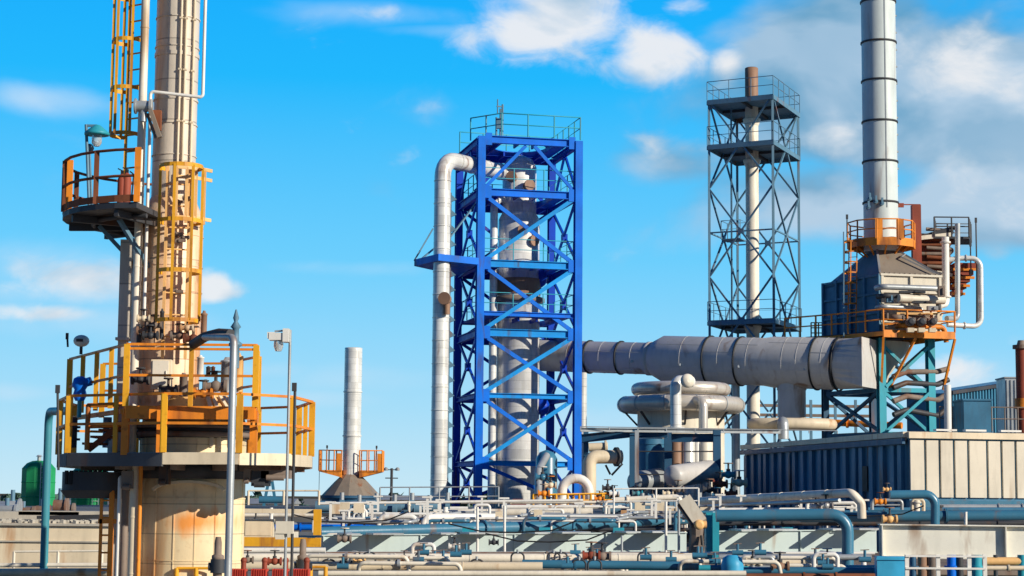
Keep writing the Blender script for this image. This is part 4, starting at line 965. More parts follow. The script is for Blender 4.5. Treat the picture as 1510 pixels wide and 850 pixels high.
# convection section: rusty header bank with black railing and return pipes
cv = thing('convection_bank', 'rusty bank of coiled header boxes behind the furnace under a black railing', 'header bank', up(W(1380, 420, 91.5), fz(425)))
q0, q1 = W(1357, 425, 91.5), W(1401, 345, 91.5)
m = MB(); m.box(((q0.x + q1.x) / 2, 92.3, (q0.z + q1.z) / 2), (q1.x - q0.x, 1.6, q1.z - q0.z)); link('casing', m, mt['rustred'], cv)
for k in range(6):
    z = q0.z + .3 + k * (q1.z - q0.z - .4) / 5; m = MB(); m.tube([V(q0.x + .05, 91.4, z), V(q1.x - .1, 91.35, z), V(q1.x + .15, 91.35, z + .22), V(q0.x + .3, 91.35, z + .3)], .09, .1, 8); link('return_bend', m, mt['brown' if k % 2 else 'rust'], cv)
m = MB(); m.bar(W(1346, 396, 91), W(1404, 406, 91.2), .12, .16); link('support_beam', m, mt['panel'], cv); m = MB(); m.bar(W(1350, 352, 91), W(1404, 346, 91.2), .1, .2); link('support_beam', m, mt['panel'], cv)
m = MB(); zz_ = W(1400, 349, 91).z; e2 = [W(1378, 349, 91.0), W(1429, 349, 91.0), W(1432, 349, 93.2), W(1380, 349, 93.2)]
for x in e2: x.z = zz_
m.prism(e2, zz_ - .1, zz_); rail_path(m, e2, .95, .035, .04, .7, closed=True); link('black_gallery', m, mt['dark'], cv)
m = MB(); m.bar(W(1352, 352, 91.2), W(1412, 335, 91.2), .18, .2); link('crane_beam', m, mt['dark'], cv)
m = MB()
for k in range(5): z = W(1425, 392 + k * 10, 91).z; m.box((W(1424 - k * 3, 400, 91).x, 91.4, z), (1.1 - .16 * k, .9, .26))
link('return_header', m, mt['rustred'], cv)
m = MB()
for k in range(4): z = W(1425, 398 + k * 12, 91).z; m.box((W(1424 - k * 4, 400, 91).x, 90.9, z), (1.25 - .2 * k, .1, .12))
link('bracket', m, mt['orange'], cv)
def vx(px, py, Y): return W(px, py, Y)
pipe('furnace_riser', 'pale broad riser pipe in front of the rusty header bank', 'pipe', [vx(1394, 350, 90), vx(1395, 448, 90), vx(1380, 452, 89)], M(5.5, 90), 'white', .3, flanges=[(0, .08), (0, .9)], bands=None)
pipe('furnace_riser', 'thick dark grey pipe rising beside the black gallery of the furnace', 'pipe', [vx(1412, 330, 90), vx(1412, 470, 90), vx(1396, 470, 89.3)], M(4, 90), 'galv', .25)
pipe('transfer_pipe', 'white loop pipe, outermost at the right of the furnace', 'pipe', [vx(1396, 384, 90), vx(1415, 381, 90.1), vx(1446, 381, 90.1), vx(1447, 482, 90), vx(1397, 479, 89.6)], M(3.8, 90), 'galv_clad', .45, flanges=[(1, .3), (3, .5)])
pipe('transfer_pipe', 'slim dark pipe hanging just inside the white loop pipe', 'pipe', [vx(1441, 385, 90.4), vx(1441, 478, 90.4)], .06, 'dark')
for k, (px, py, hh_) in enumerate(((1439, 325, 2.0), (1431, 360, 1.4), (1346, 320, 1.2))):
    p = vx(px, py, 90.6); m = MB(); m.cyl(p - V(0, 0, hh_), p, .035, n=6); m.box(p, (.1, .08, .24)); m.cyl(p - V(0, 0, hh_ + .1), p - V(0, 0, hh_ - .15), .1, n=8)
    solo('beacon_post', ('tallest thin black post with a small head above the white loop pipe', 'shorter thin black post beside the black gallery', 'thin black post in front of the red oxide post')[k], 'post', m, mt['dark'])

# ================================================================== G. coil-ringed vessel
YV = 84.0; VCn = W(1004, 620, YV); VCn.z = 0; vz = lambda py: W(1004, py, YV).z
vv = thing('ringed_vessel', 'squat vessel under two stacked cream pipe rings below the big duct', 'vessel', VCn)
m = MB(); m.lathe(VCn, [(M(64, YV), 0), (M(64, YV), vz(600)), (M(52, YV), vz(588)), (M(30, YV), vz(575))], 36); link('shell', m, mt['panel'], vv)
def ringtube(c, R_, r_, n=44, sy=1.0, a0=0, a1=360):
    m = MB(); k = n if a1 - a0 >= 360 else n + 1
    m.tube([c + V(math.cos(R(a0 + (a1 - a0) * i / n)) * R_, math.sin(R(a0 + (a1 - a0) * i / n)) * R_ * sy, 0) for i in range(k)], r_, 0, 14, closed=a1 - a0 >= 360); return m
link('pipe_ring', ringtube(up(VCn, vz(598)), M(83, YV), M(11.5, YV)), mt['ringpipe'], vv)
link('pipe_ring', ringtube(up(VCn, vz(575)), M(64, YV), M(9.5, YV)), mt['ringpipe'], vv)
for i in range(12):
    q = VCn + dirv(i * 30 + 10) * M(83, YV); tq = dirv(i * 30 + 100); m = MB(); c3 = up(q, vz(598)); m.cyl(c3 - tq * .025, c3 + tq * .025, M(12.2, YV), n=16); link('joint_band', m, mt['galv'], vv)
for q in range(-150, 180, 50):
    m = MB(); p = VCn + dirv(q) * M(64, YV); o_ = VCn + dirv(q) * M(84, YV); m.bar(up(o_, vz(607)), up(p, vz(628)), .08, .08); link('ring_bracket', m, mt['dark'], vv)
pipe('drop_pipe', 'pale drop pipe with capped elbow in front of the pipe rings', 'pipe', [W(1012, 561, 80.5) + V(.3, 1.0, 0), W(996, 561, 80.8), W(997, 636, 80.8)], M(8.5, 81), 'galv_clad', .35, flanges=[(1, .95)])
m = MB(); p = W(1013, 562, 80.2); m.lathe(p, [(.3, 0), (.3, .1), (.2, .2), (.08, .24)], 18, axis=(.3, -1, 0)); solo('blind_flange', 'round blind flange on the elbow above the pipe rings', 'flange', m, mt['offwhite'])
pipe('drop_pipe', 'shorter pale pipe dropping from the lower ring, right of the capped elbow', 'pipe', [W(1020, 590, 80.7) + V(0, 1, 0), W(1037, 590, 80.9), W(1037, 636, 80.9)], M(7, 81), 'ringpipe', .3)
c2 = W(1168, 626, 86); pr = thing('ring_main', 'cream horizontal pipe loop lying under the vertical branch of the duct', 'pipe', c2)
link('pipe_body', ringtube(c2, M(58, 86), M(8.5, 86), sy=.5), mt['cream'], pr)
m = MB(); q = W(1155, 618, 84.5); m.tube([q + V(0, .6, -.3), q, q + V(0, 0, -.9)], M(8, 85), .2, 12); link('branch', m, mt['galv'], pr)
# navy beams with pale handrail in front of the vessel
fr2 = thing('pipe_bridge', 'navy steel portal frame with thin handrail in front of the ringed vessel', 'portal frame', up(W(985, 720, 76), 0))
hz2 = lambda py, y=76.0: W(980, py, y).z
for px, y_, w in ((934, 76, .3), (985, 78, .3), (1057, 76, .3), (864, 77, .2)):
    p = W(px, 640, y_); m = MB(); m.box((p.x, y_, hz2(634) / 2), (w, .25, hz2(634))); link('post', m, mt['navyb'], fr2)
for (x0, x1, py, h) in ((858, 930, 643, .34), (938, 984, 640, .3), (990, 1055, 646, .34)):
    m = MB(); p, q = W(x0, py + (4 if x0 < 900 else 0), 76.6), W(x1, py - (4 if x0 < 900 else 0), 76.2); m.ibeam(p, q, .25, h); link('beam', m, mt['navyb'], fr2)
m = MB(); m.ibeam(W(856, 634, 75.5), W(1150, 637, 77), .2, .16); link('top_beam', m, mt['galv'], fr2)
m = MB(); p, q = W(856, 633, 75.4), W(1235, 640, 75.6); rail_path(m, [p - V(0, 0, .02), q], .12, .02, .02, 1.2, mid=False); link('handrail', m, mt['galv'], fr2)
m = MB(); p = W(939, 640, 75.4); m.box((p.x, 75.4, hz2(636) / 2), (.16, .16, hz2(636))); link('pale_post', m, mt['galv'], fr2)
m = MB(); m.cyl(W(936, 666, 76), W(1056, 666, 76), .03, n=6); m.cyl(W(938, 700, 76), W(1056, 700, 76), .03, n=6); link('tie_rod', m, mt['dark'], fr2)
m = MB(); q = W(961, 680, 80); m.cyl(V(q.x, 80, 0), V(q.x, 80, W(961, 648, 80).z), M(20, 80), n=20); m.cyl(V(q.x, 80, W(961, 656, 80).z), V(q.x, 80, W(961, 653, 80).z), M(21, 80), n=20)
solo('side_drum', 'dark blue drum low between the two navy portal posts', 'drum', m, mt['navy'])
for k, (px, w, c_m, lab) in enumerate(((997, 9, 'bronze', 'rusty upright drum behind the navy frame, leftmost'), (1015, 10, 'galv_clad', 'silver upright drum behind the navy frame, middle'), (1040, 9, 'offwhite', 'cream upright drum behind the navy frame, rightmost'), (1028, 5, 'white', 'slender white upright pipe behind the navy frame'))):
    q = W(px, 690, 79); m = MB(); z = W(px, 646 + (k == 3) * -6, 79).z; m.lathe(V(q.x, 79, 0), [(M(w, 79), 0), (M(w, 79), z - .2), (M(w, 79) * .7, z), (.05, z + .08)], 18); solo('upright_drum', lab, 'drum', m, mt[c_m])
m = MB(); p, q = W(990, 703, 74), W(1048, 695, 76); d = (q - p).normalized(); m.lathe(p, [(.05, -.1), (.36, -.02), (.44, .1), (.44, (q - p).length), (.3, (q - p).length + .12), (.03, (q - p).length + .18)], 22, axis=d)
for f_ in (.2, .8): c3 = p.lerp(q, f_); m.box((c3.x, c3.y, c3.z / 2 - .2), (.2, .5, c3.z - .2))
solo('horizontal_drum', 'grey horizontal drum lying low behind the navy frame', 'drum', m, mt['duct'])
m = MB(); p, q = W(935, 712, 78), W(972, 706, 79); d = (q - p).normalized(); m.lathe(p, [(.05, -.1), (.4, .0), (.44, .1), (.44, (q - p).length), (.3, (q - p).length + .12)], 22, axis=d); c3 = (p + q) / 2; m.box((c3.x, c3.y, c3.z / 2 - .2), (.3, .5, c3.z - .3))
solo('horizontal_drum', 'pale horizontal drum lying left of the navy drum', 'drum', m, mt['galv'])
# cream pipes right of the blue tower
pipe('elbow_pipe', 'peach lagged pipe with flanged end between the blue tower and the navy frame', 'pipe', [W(869, 735, 76), W(869, 674, 76), W(916, 674, 76.4)], M(10, 76), 'cream', .32, flanges=[(1, .85)], fmat='dark')
pipe('elbow_pipe', 'small rusty cream pipe stub above the peach lagged pipe', 'pipe', [W(868, 660, 78), W(896, 659, 78)], M(6.5, 78), 'cream', flanges=[(0, .9)])
m = MB(); m.bar(W(893, 686, 76.6), W(900, 700, 76.6), .08, .08); m.bar(W(918, 684, 76.6), W(902, 701, 76.6), .08, .08); solo('pipe_strut', 'dark vee strut under the peach lagged pipe', 'strut', m, mt['dark'])
pipe('arch_pipe', 'thick white arched pipe at the right foot of the blue tower', 'pipe', [W(829, 750, 74), W(829, 706, 74), W(867, 706, 74), W(871, 750, 74)], M(7, 74), 'white', .5, flanges=[(0, .3)], n=16)
pipe('arch_pipe', 'lower cream arched pipe left of the white arch at the blue tower foot', 'pipe', [W(794, 748, 74), W(794, 694, 75), W(806, 672, 76)], M(5.5, 75), 'galv', .4, n=12)
m = MB(); q = W(806, 680, 79); m.lathe(V(q.x, 79, 0), [(.45, 0), (.45, q.z + .1), (.3, q.z + .35), (.05, q.z + .45)], 16); solo('small_drum', 'blue and grey upright drum at the foot of the blue tower', 'drum', m, mt['steelblue'])

# ================================================================== H. corrugated building at right
K = W(1340, 680, 60); K.z = 0; le = W(1098, 680, 76.5); le.z = 0; kz = lambda py: W(1340, py, 60).z
lv = (le - K); LL = lv.length; lv.normalize(); rv = V(-lv.y, lv.x, 0); 
if rv.x < 0: rv = -rv
zt, zbm = kz(640), kz(739)
bd = thing('corrugated_building', 'long flat roofed building with navy shaded ribbed side and beige panelled front', 'building', K)
nl = -rv
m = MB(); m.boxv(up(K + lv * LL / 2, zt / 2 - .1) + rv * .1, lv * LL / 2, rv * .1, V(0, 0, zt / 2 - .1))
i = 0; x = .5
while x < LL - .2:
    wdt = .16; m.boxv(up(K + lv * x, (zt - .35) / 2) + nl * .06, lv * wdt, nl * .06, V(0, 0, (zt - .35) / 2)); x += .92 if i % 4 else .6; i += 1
link('ribbed_side_wall', m, mt['navy'], bd)  # this wall's shade is put into its navy colour
WR = 9.0; ff = -lv
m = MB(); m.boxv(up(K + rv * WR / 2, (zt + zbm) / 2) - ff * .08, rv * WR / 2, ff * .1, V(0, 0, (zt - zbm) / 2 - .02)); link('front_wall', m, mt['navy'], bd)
xs = []; x = .02; wds = [.46, .40, .40, .40, .56, .40, .40, .40, .40, .40, .56] * 2
for k, wd in enumerate(wds):
    if x + wd > WR: break
    m = MB(); m.boxv(up(K + rv * (x + wd / 2), (zt + zbm) / 2 - .04) + ff * .05, rv * wd / 2, ff * .05, V(0, 0, (zt - zbm) / 2 - .16)); link('wall_panel', m, mt['panel'], bd); x += wd + .085
m = MB(); m.boxv(up(K + rv * WR / 2, zt - .04) + ff * .08, rv * (WR / 2 + .05), ff * .1, V(0, 0, .1)); m.boxv(up(K + lv * LL / 2, zt - .02) + nl * .08, lv * LL / 2, nl * .1, V(0, 0, .09)); link('roof_trim', m, mt['cream'], bd)
m = MB(); m.boxv(up(K + lv * LL / 2, zt - .23) + nl * .16, lv * LL / 2, nl * .05, V(0, 0, .09)); link('gutter', m, mt['navyb'], bd)
m = MB(); m.boxv(up(K + lv * LL / 2 + rv * WR / 2, zt + .05), lv * (LL / 2 - .05), rv * (WR / 2 - .05), V(0, 0, .03)); link('roof', m, mt['grey'], bd)
m = MB()
for x in (1.2, 2.2, 3.4, 4.6): m.boxv(up(K + rv * x, zt + .13) + ff * .1, rv * .35, ff * .12, V(0, 0, .03))
link('roof_flashing', m, mt['white'], bd)
m = MB(); m.boxv(up(K + rv * WR / 2, zbm - .12) + ff * .12, rv * WR / 2, ff * .15, V(0, 0, .14)); link('base_beam', m, mt['steelblue'], bd)
m = MB(); m.boxv(up(K + rv * WR / 2 + lv * LL / 2, (zbm - .3) / 2) + V(0, 0, 0), rv * (WR / 2 - .2), lv * (LL / 2 - .3), V(0, 0, (zbm - .3) / 2)); link('plinth', m, mt['concrete'], bd)
m = MB(); p = K + lv * 3.4; m.boxv(up(p, kz(705)) + nl * .13, lv * .22, nl * .02, V(0, 0, .42)); link('vent_louvre', m, mt['black'], bd)

# ================================================================== I. background at far right
sh = thing('ribbed_shed', 'far blue ribbed shed with sloping dark eave at the right edge', 'shed', up(W(1460, 640, 125), 0))
p0, p1 = W(1398, 580, 122), W(1530, 560, 132); m = MB(); d = up(p1 - p0, 0); Ls = d.length; d.normalize(); n2_ = V(d.y, -d.x, 0)
m.add([up(p0, 0), up(p1, 0), p1, p0] + [v - n2_ * 3 for v in (up(p0, 0), up(p1, 0), p1, p0)], [(0, 1, 2, 3), (7, 6, 5, 4), (0, 4, 5, 1), (1, 5, 6, 2), (2, 6, 7, 3), (3, 7, 4, 0)])
k = 0.0
while k < Ls: q = up(p0 + d * k, 0); zt_ = p0.z + (p1.z - p0.z) * k / Ls; m.boxv(up(q, zt_ / 2) + n2_ * .08, d * .1, n2_ * .08, V(0, 0, zt_ / 2 - .1)); k += .42
link('ribbed_wall', m, mt['steelblue'], sh)
m = MB(); m.bar(p0 + V(0, 0, .02) + n2_ * .1, p1 + n2_ * .1, .5, .22); link('eave', m, mt['dark'], sh)
def boxthing(name, label, cat, px0, px1, py0, Y, mat, dep=1.5, ribs=0, lid='grey'):
    a_, b_ = W(px0, py0, Y), W(px1, py0, Y); m = MB(); t = thing(name, label, cat, V((a_.x + b_.x) / 2, Y, 0)); m.box(((a_.x + b_.x) / 2, Y + dep / 2, a_.z / 2), (b_.x - a_.x, dep, a_.z))
    for i in range(ribs): m.box((a_.x + (b_.x - a_.x) * (i + .5) / ribs, Y - .03, a_.z / 2), ((b_.x - a_.x) / ribs * .4, .08, a_.z - .2))
    link('body', m, mt[mat], t); m = MB(); m.box(((a_.x + b_.x) / 2, Y + dep / 2, a_.z + .04), (b_.x - a_.x + .12, dep + .12, .08)); link('lid', m, mt[lid], t); return t
boxthing('blue_cabin', 'plain navy box standing on the far side of the flat roof', 'cabin', 1421, 1461, 591, 84, 'navy', 2, lid='navy')
boxthing('grey_cabin', 'tall pale grey ribbed box against the far blue shed', 'cabin', 1482, 1506, 558, 110, 'galv', 2, 4)
ch = W(1508, 600, 100); t = thing('brick_red_stack', 'brown red stack cut off by the right edge', 'stack', up(ch, 0)); z = W(1508, 512, 100).z; m = MB(); m.cyl(up(ch, 0), up(ch, z), .32, n=18); link('shell', m, mt['rustred'], t); m = MB(); m.cyl(up(ch, z - .1), up(ch, z + .1), .46, n=18); m.cyl(up(ch, z + .1), up(ch, z + .35), .25, .18, n=18); link('cap', m, mt['brown'], t); m = MB(); m.cyl(up(ch, W(1508, 603, 100).z), up(ch, W(1508, 588, 100).z), .42, n=18); link('collar', m, mt['orange'], t)
m = MB(); p, q = W(1386, 640, 86), W(1540, 640, 86); rail_path(m, [V(p.x, 86, W(1400, 636, 86).z), V(q.x, 86, W(1400, 636, 86).z)], 1.1, .03, .03, .6); solo('far_guardrail', 'thin brown guardrail along the far edge of the flat roof', 'railing', m, mt['brown'])
m = MB(); p = W(1396, 632, 82); m.cyl(V(p.x, 82, 0), W(1397, 568, 82), .16, n=14); solo('white_standpipe', 'pale standpipe right of the furnace legs', 'pipe', m, mt['white'])
# low pipes and rack behind furnace legs
pipe('orange_line', 'orange pipe running low behind the teal furnace legs', 'pipe', [W(1216, 623, 97), W(1330, 628, 95)], .17, 'orange', flanges=[(0, .3)])
rk = thing('pipe_rack', 'open steel pipe rack seen between the duct and the building', 'pipe rack', up(W(1180, 640, 104), 0))
for px in (1118, 1150, 1196, 1214, 1232, 1262):
    p = W(px, 640, 104); m = MB(); m.box((p.x, 104, W(px, 590, 104).z / 2), (.14, .14, W(px, 590, 104).z)); link('post', m, mt['scaff'], rk)
for py in (598, 612, 622):
    m = MB(); m.bar(W(1110, py, 104), W(1285, py + 2, 104), .12, .16); link('beam', m, mt['brown'], rk)
# latticed box beside the furnace deck
m = MB(); p0, p1 = W(1196, 476, 93), W(1229, 499, 93)
for i in range(7): x = p0.x + (p1.x - p0.x) * i / 6; m.box((x, 93, (p0.z + p1.z) / 2), (.06, .06, p0.z - p1.z))
for i in range(4): z = p1.z + (p0.z - p1.z) * i / 3; m.bar(V(p0.x, 93.04, z), V(p1.x, 93.04, z), .05, .05)
m.box(((p0.x + p1.x) / 2, 93.6, p1.z + .02), (p1.x - p0.x, 1.2, .04)); solo('lattice_screen', 'brown lattice screen left of the orange furnace deck', 'screen', m, mt['brown'])
# ================================================================== J. decks, distance
m = MB(); m.box((14, 104, 8.2), (80, 62, .3)); m.box((14, 73.1, 7.9), (80, .3, .5))
struct('upper_yard_deck', m, mt['deckgrey'])
m = MB(); m.box((6, 60, 7.3), (64, 25, .2)); struct('lower_yard_deck', m, mt['brown'])
m = MB(); m.box((4, 41, 6.7), (50, 10, .2)); struct('service_deck', m, mt['dark'])
for (x0, x1, y0, Y_, mm, nm, lab) in ((556, 642, 733, 330, 'cream', 'far_shed', 'low cream shed on the horizon left of the blue tower'), (480, 540, 738, 420, 'concrete', 'far_shed', 'low grey shed on the horizon behind the small stack'),
        (-30, 22, 742, 300, 'galv', 'far_shed', 'pale low shed at the far left horizon'), (82, 104, 741, 300, 'cream', 'far_shed', 'little cream shed between the two green tanks'),
        (366, 430, 738, 280, 'panel', 'far_shed', 'beige shed on the horizon right of the big column')):
    a_, b_ = W(x0, y0, Y_), W(x1, y0, Y_); w_ = b_.x - a_.x; c_ = V((a_.x + b_.x) / 2, Y_, 0); t = thing(nm, lab, 'shed', c_)
    m = MB(); m.box((c_.x, Y_ + 5, a_.z / 2 - .25), (w_, 10, a_.z - .5)); link('wall', m, mt[mm], t)
    m = MB(); m.add([V(a_.x - .3, Y_ - .3, a_.z - .5), V(b_.x + .3, Y_ - .3, a_.z - .5), V(b_.x + .3, Y_ + 5, a_.z + .3), V(a_.x - .3, Y_ + 5, a_.z + .3), V(b_.x + .3, Y_ + 10.3, a_.z - .5), V(a_.x - .3, Y_ + 10.3, a_.z - .5)], [(0, 1, 2, 3), (3, 2, 4, 5), (0, 3, 5), (1, 4, 2)]); link('roof', m, mt['grey'], t)
    m = MB(); n_ = max(2, int(w_ / 2.2))
    for i in range(n_): m.box((a_.x + w_ * (i + .5) / n_, Y_ - .03, a_.z * .7), (w_ / n_ * .4, .08, .8))
    link('window_band', m, mt['dark'], t)
# wooded skyline: one mass of leafy clumps
rng_ = random.Random(3); m = MB()
for i in range(520):
    x = rng_.uniform(-420, 520); y = 700 + rng_.uniform(-40, 60); h = rng_.uniform(5, 9.2) if rng_.random() < .8 else rng_.uniform(9, 11)
    for k in range(7):
        c_ = V(x + rng_.uniform(-4, 4), y + rng_.uniform(-3, 3), h * rng_.uniform(.35, 1) - 1); s2 = rng_.uniform(1.2, 2.6)
        for j in range(5):
            d1 = V(rng_.uniform(-1, 1), rng_.uniform(-1, 1), rng_.uniform(-1, 1)).normalized() * s2; d2 = d1.cross(V(rng_.uniform(-1, 1), rng_.uniform(-1, 1), 1)).normalized() * s2 * .8
            q = c_ + V(rng_.uniform(-1, 1), rng_.uniform(-1, 1), rng_.uniform(-1, 1)) * 1.4; m.add([q - d1, q + d2, q + d1, q - d2], [(0, 1, 2, 3)])
o = link('woodland', m, paint('hazy_foliage', (.07, .13, .10), .9, .3, 0, bump=0, scale=.2)); tag(o, 'hazy green belt of trees along the horizon', 'woodland'); o['kind'] = 'stuff'

# ================================================================== K. concrete tank wall at left
wl = thing('concrete_basin', 'long pale concrete basin wall with gravel topping at the lower left', 'basin', up(W(90, 800, 43), 0))
a_, b_ = W(-60, 768, 43), W(186, 769, 43); zt_ = W(90, 772, 43).z
m = MB(); m.box(((a_.x + b_.x) / 2, 47, (zt_) / 2), (b_.x - a_.x, 8, zt_)); link('wall', m, mt['cream'], wl)
m = MB(); m.box(((a_.x + b_.x) / 2, 42.98, W(90, 799, 43).z), (b_.x - a_.x, .06, .03)); m.box(((a_.x + b_.x) / 2, 42.97, W(90, 774, 43).z), (b_.x - a_.x, .1, .05)); link('joint_line', m, mt['concrete'], wl)
m = MB()
for i in range(420):
    x = rng_.uniform(a_.x, b_.x); y = rng_.uniform(43.0, 44.5); r_ = rng_.uniform(.03, .07); m.box((x, y, zt_ + r_ * .5), (r_ * 1.6, r_ * 1.4, r_ * 1.3), rng_.uniform(0, 3))
o = link('gravel_topping', m, mt['concrete'], wl); o['kind'] = 'stuff'
m = MB(); m.box((W(20, 760, 46).x, 46.5, W(20, 760, 46).z), (3.2, 1.2, .18)); m.box((W(96, 757, 46).x, 46.5, W(90, 757, 46).z), (2.2, 1.2, .1)); link('coping', m, mt['concrete'], wl)
m = MB(); x0, x1 = W(55, 764, 44), W(160, 762, 44); m.bar(x0, x1, .12, .1); solo('black_beam', 'black beam lying on the concrete basin under the teal pipe', 'beam', m, mt['dark'])
p = W(69, 764, 40); pipe('teal_pipe', 'teal pipe bending toward the yellow platform at the far left', 'pipe', [V(p.x, 40, 0), W(72, 607, 40), W(112, 606, 36.5)], .085, 'tealg', .3, n=14)
m = MB(); p = W(45, 752, 60)
for i, (px, w, h) in enumerate(((10, .25, .3), (18, .2, .45), (34, .3, .25), (62, .2, .3), (88, .2, .5), (96, .25, .35))):
    p = W(px, 760, 60 + i); t = thing('pump', ('pale blue small pump, first from the left edge on the basin', 'pale blue small pump, second from the left edge on the basin', 'dark small pump before the green tank', 'small pump right of the teal pipe', 'small taller pump between the green tanks', 'small pump close to the second green tank')[i], 'pump', p, 'small pumps near the green tanks')
    m = MB(); m.cyl(p + V(-w, 0, h * .6), p + V(w, 0, h * .6), h * .45, n=12); m.cyl(p + V(w, 0, h * .6), p + V(w * 1.3, 0, h * .6), h * .6, n=12); link('casing', m, mt['galv' if i < 2 else 'brown'], t)
    m = MB(); m.box(p + V(0, 0, .0), (w * 2.2, .3, .12)); m.cyl(p + V(0, 0, h), p + V(0, 0, h * 1.8), .07, n=8); link('base', m, mt['scaff'], t)
# ladders and frames left of the big column
t = thing('access_frame', 'orange ladder frame standing left of the big vessel below the platform', 'ladder', up(W(155, 800, 33), 0))
for px, w in ((148, .05), (163, .08)):
    p = W(px, 800, 33); m = MB(); m.box((p.x, 33, zl / 2 - .1), (w, w, zl - .5)); link('rail', m, mt['orange'], t)
for k in range(18):
    z = 5 + k * .3
    if z < zl - .5: m = MB(); m.cyl(V(W(148, 800, 33).x, 33, z), V(W(163, 800, 33).x, 33, z), .018, n=6); link('rung', m, mt['orange'], t)
m = MB(); m.bar(W(145, 769, 33), W(172, 769, 33), .05, .08); link('cross_bar', m, mt['orange'], t)
pipe('white_frame_pipe', 'thin white right angled pipe left of the big vessel', 'pipe', [up(W(175, 800, 32.7), 0), W(177, 704, 32.7), W(196, 706, 32.9)], .035, 'white', .03, n=8)
pipe('lagged_pipe', 'pale cream pipe hugging the left side of the big vessel', 'pipe', [up(W(199, 800, 32.6), 0), W(200, 680, 32.6)], .085, 'cream', bands=.9)
pipe('conduit_pipe', 'rusty orange conduit between the cream pipe and the big vessel', 'pipe', [up(W(207, 800, 32.5), 0), W(208, 680, 32.5)], .035, 'orange')
pipe('conduit_pipe', 'brown conduit behind the white right angled pipe', 'pipe', [up(W(183, 800, 33.0), 0), W(186, 700, 33.0)], .06, 'brown')
# equipment between the two yellow platforms
p = W(238, 573, 33.1); t = thing('control_cabinet', 'cream control cabinet on the upper yellow platform', 'cabinet', p); m = MB(); m.box(p + V(0, 0, .24), (.34, .22, .52)); link('body', m, mt['cream'], t); m = MB(); m.box(p + V(0, -.12, .26), (.28, .02, .44)); m.cyl(p + V(.1, -.14, .2), p + V(.1, -.14, .3), .012, n=6); link('door', m, mt['offwhite'], t)
for k, (px, pb, pt_, w, mm, lab) in enumerate(((334, 580, 527, 9, 'galv', 'grey upright drum on the upper yellow platform right of the cabinet'), (350, 578, 520, 7, 'peach', 'peach upright pipe stub at the right of the upper yellow platform'),
      (295, 556, 524, 5, 'white', 'short white bottle on the upper yellow platform'), (307, 556, 540, 3.5, 'dark', 'short dark bottle on the upper yellow platform'), (314, 556, 540, 3, 'rust', 'short rusty bottle on the upper yellow platform'), (270, 585, 550, 6, 'brown', 'brown squat pot beside the cream cabinet'),
      (300, 505, 458, 4.5, 'bronze', 'rusty upright vent stub behind the head rail of the upper platform'), (205, 506, 478, 4, 'dark', 'dark valve bonnet at the left above the upper rail'), (238, 500, 455, 3, 'dark', 'dark slender valve stem above the upper rail'))):
    p = W(px, pb, 33.0); h = M(pb - pt_, 33); r_ = M(w, 33); m = MB(); m.lathe(p, [(r_, 0), (r_, h * .85), (r_ * 1.15, h * .86), (r_ * 1.15, h * .9), (r_ * .6, h * .93), (r_ * .4, h)], 18); solo('drum' if k < 2 else 'small_fitting', lab, 'drum' if k < 2 else 'fitting', m, mt[mm])
for k, (px, py, r_, mm) in enumerate(((215, 488, .09, 'bronze'), (228, 480, .08, 'brown'), (212, 470, .07, 'cream'), (265, 495, .09, 'brown'), (285, 500, .1, 'rustred'), (318, 570, .12, 'brown'), (300, 580, .1, 'orange'), (222, 495, .08, 'dark'), (276, 484, .07, 'cream'), (248, 575, .09, 'dark'), (207, 560, .09, 'dark'))):
    p = W(px, py, 33 - .02 * k); t = thing('valve', ['rusty flanged valve by the column foot above the upper platform', 'brown flanged valve right of the rusty one at the column foot', 'cream small valve on the riser above the upper rail', 'brown valve under the caged ladder', 'red oxide valve under the caged ladder', 'brown valve coil beside the grey drum on the upper platform', 'orange valve low on the upper platform', 'black valve behind the upper rail left', 'cream valve under the foot of the caged ladder', 'black valve at the right foot of the cream cabinet', 'black valve left of the cream cabinet'][k], 'valve', p)
    m = MB(); m.cyl(p + V(-r_ * 1.6, 0, 0), p + V(r_ * 1.6, 0, 0), r_ * .6, n=10); m.cyl(p + V(-r_ * 1.7, 0, 0), p + V(-r_ * 1.3, 0, 0), r_, n=12); m.cyl(p + V(r_ * 1.3, 0, 0), p + V(r_ * 1.7, 0, 0), r_, n=12); m.sphere(p, r_ * .85, 10); link('valve_body', m, mt[mm], t)
    m = MB(); m.cyl(p, p + V(0, 0, r_ * 2), r_ * .25, n=8); m.lathe(p + V(0, 0, r_ * 2), [(r_ * .7, 0), (r_ * .95, .005), (r_ * .95, .025), (r_ * .7, .03)], 12); link('handwheel', m, mt['dark'], t)
t = thing('blue_valve', 'bright blue wrapped valve at the left of the yellow platforms', 'valve', W(118, 590, 34)); m = MB(); p = W(118, 575, 34); m.lathe(p, [(.08, -.2), (.13, -.1), (.1, .0), (.15, .08), (.12, .2), (.05, .24)], 12); m.cyl(p + V(0, 0, .1), p + V(.2, 0, .16), .08, n=8); link('valve_body', m, mt['bluet'], t)
m = MB(); m.cyl(p + V(0, 0, -.5), p + V(0, 0, -.2), .04, n=8); link('stem', m, mt['teal'], t)
t = thing('step_frame', 'small orange railed steps at the left end of the lower yellow platform', 'steps', W(150, 660, 33))
m = MB(); p = [W(128, 664, 32.6), W(184, 662, 32.6), W(184, 662, 33.6), W(128, 664, 33.6)]; rail_path(m, p, .78, .03, .045, .5, closed=True); link('guardrail', m, mt['orange'], t)
m = MB()
for k in range(3): m.box(W(140 + k * 12, 655 - k * 10, 33), (.34, .5, .04))
m.bar(W(130, 664, 32.75), W(180, 625, 32.75), .04, .1); link('tread', m, mt['rust'], t)
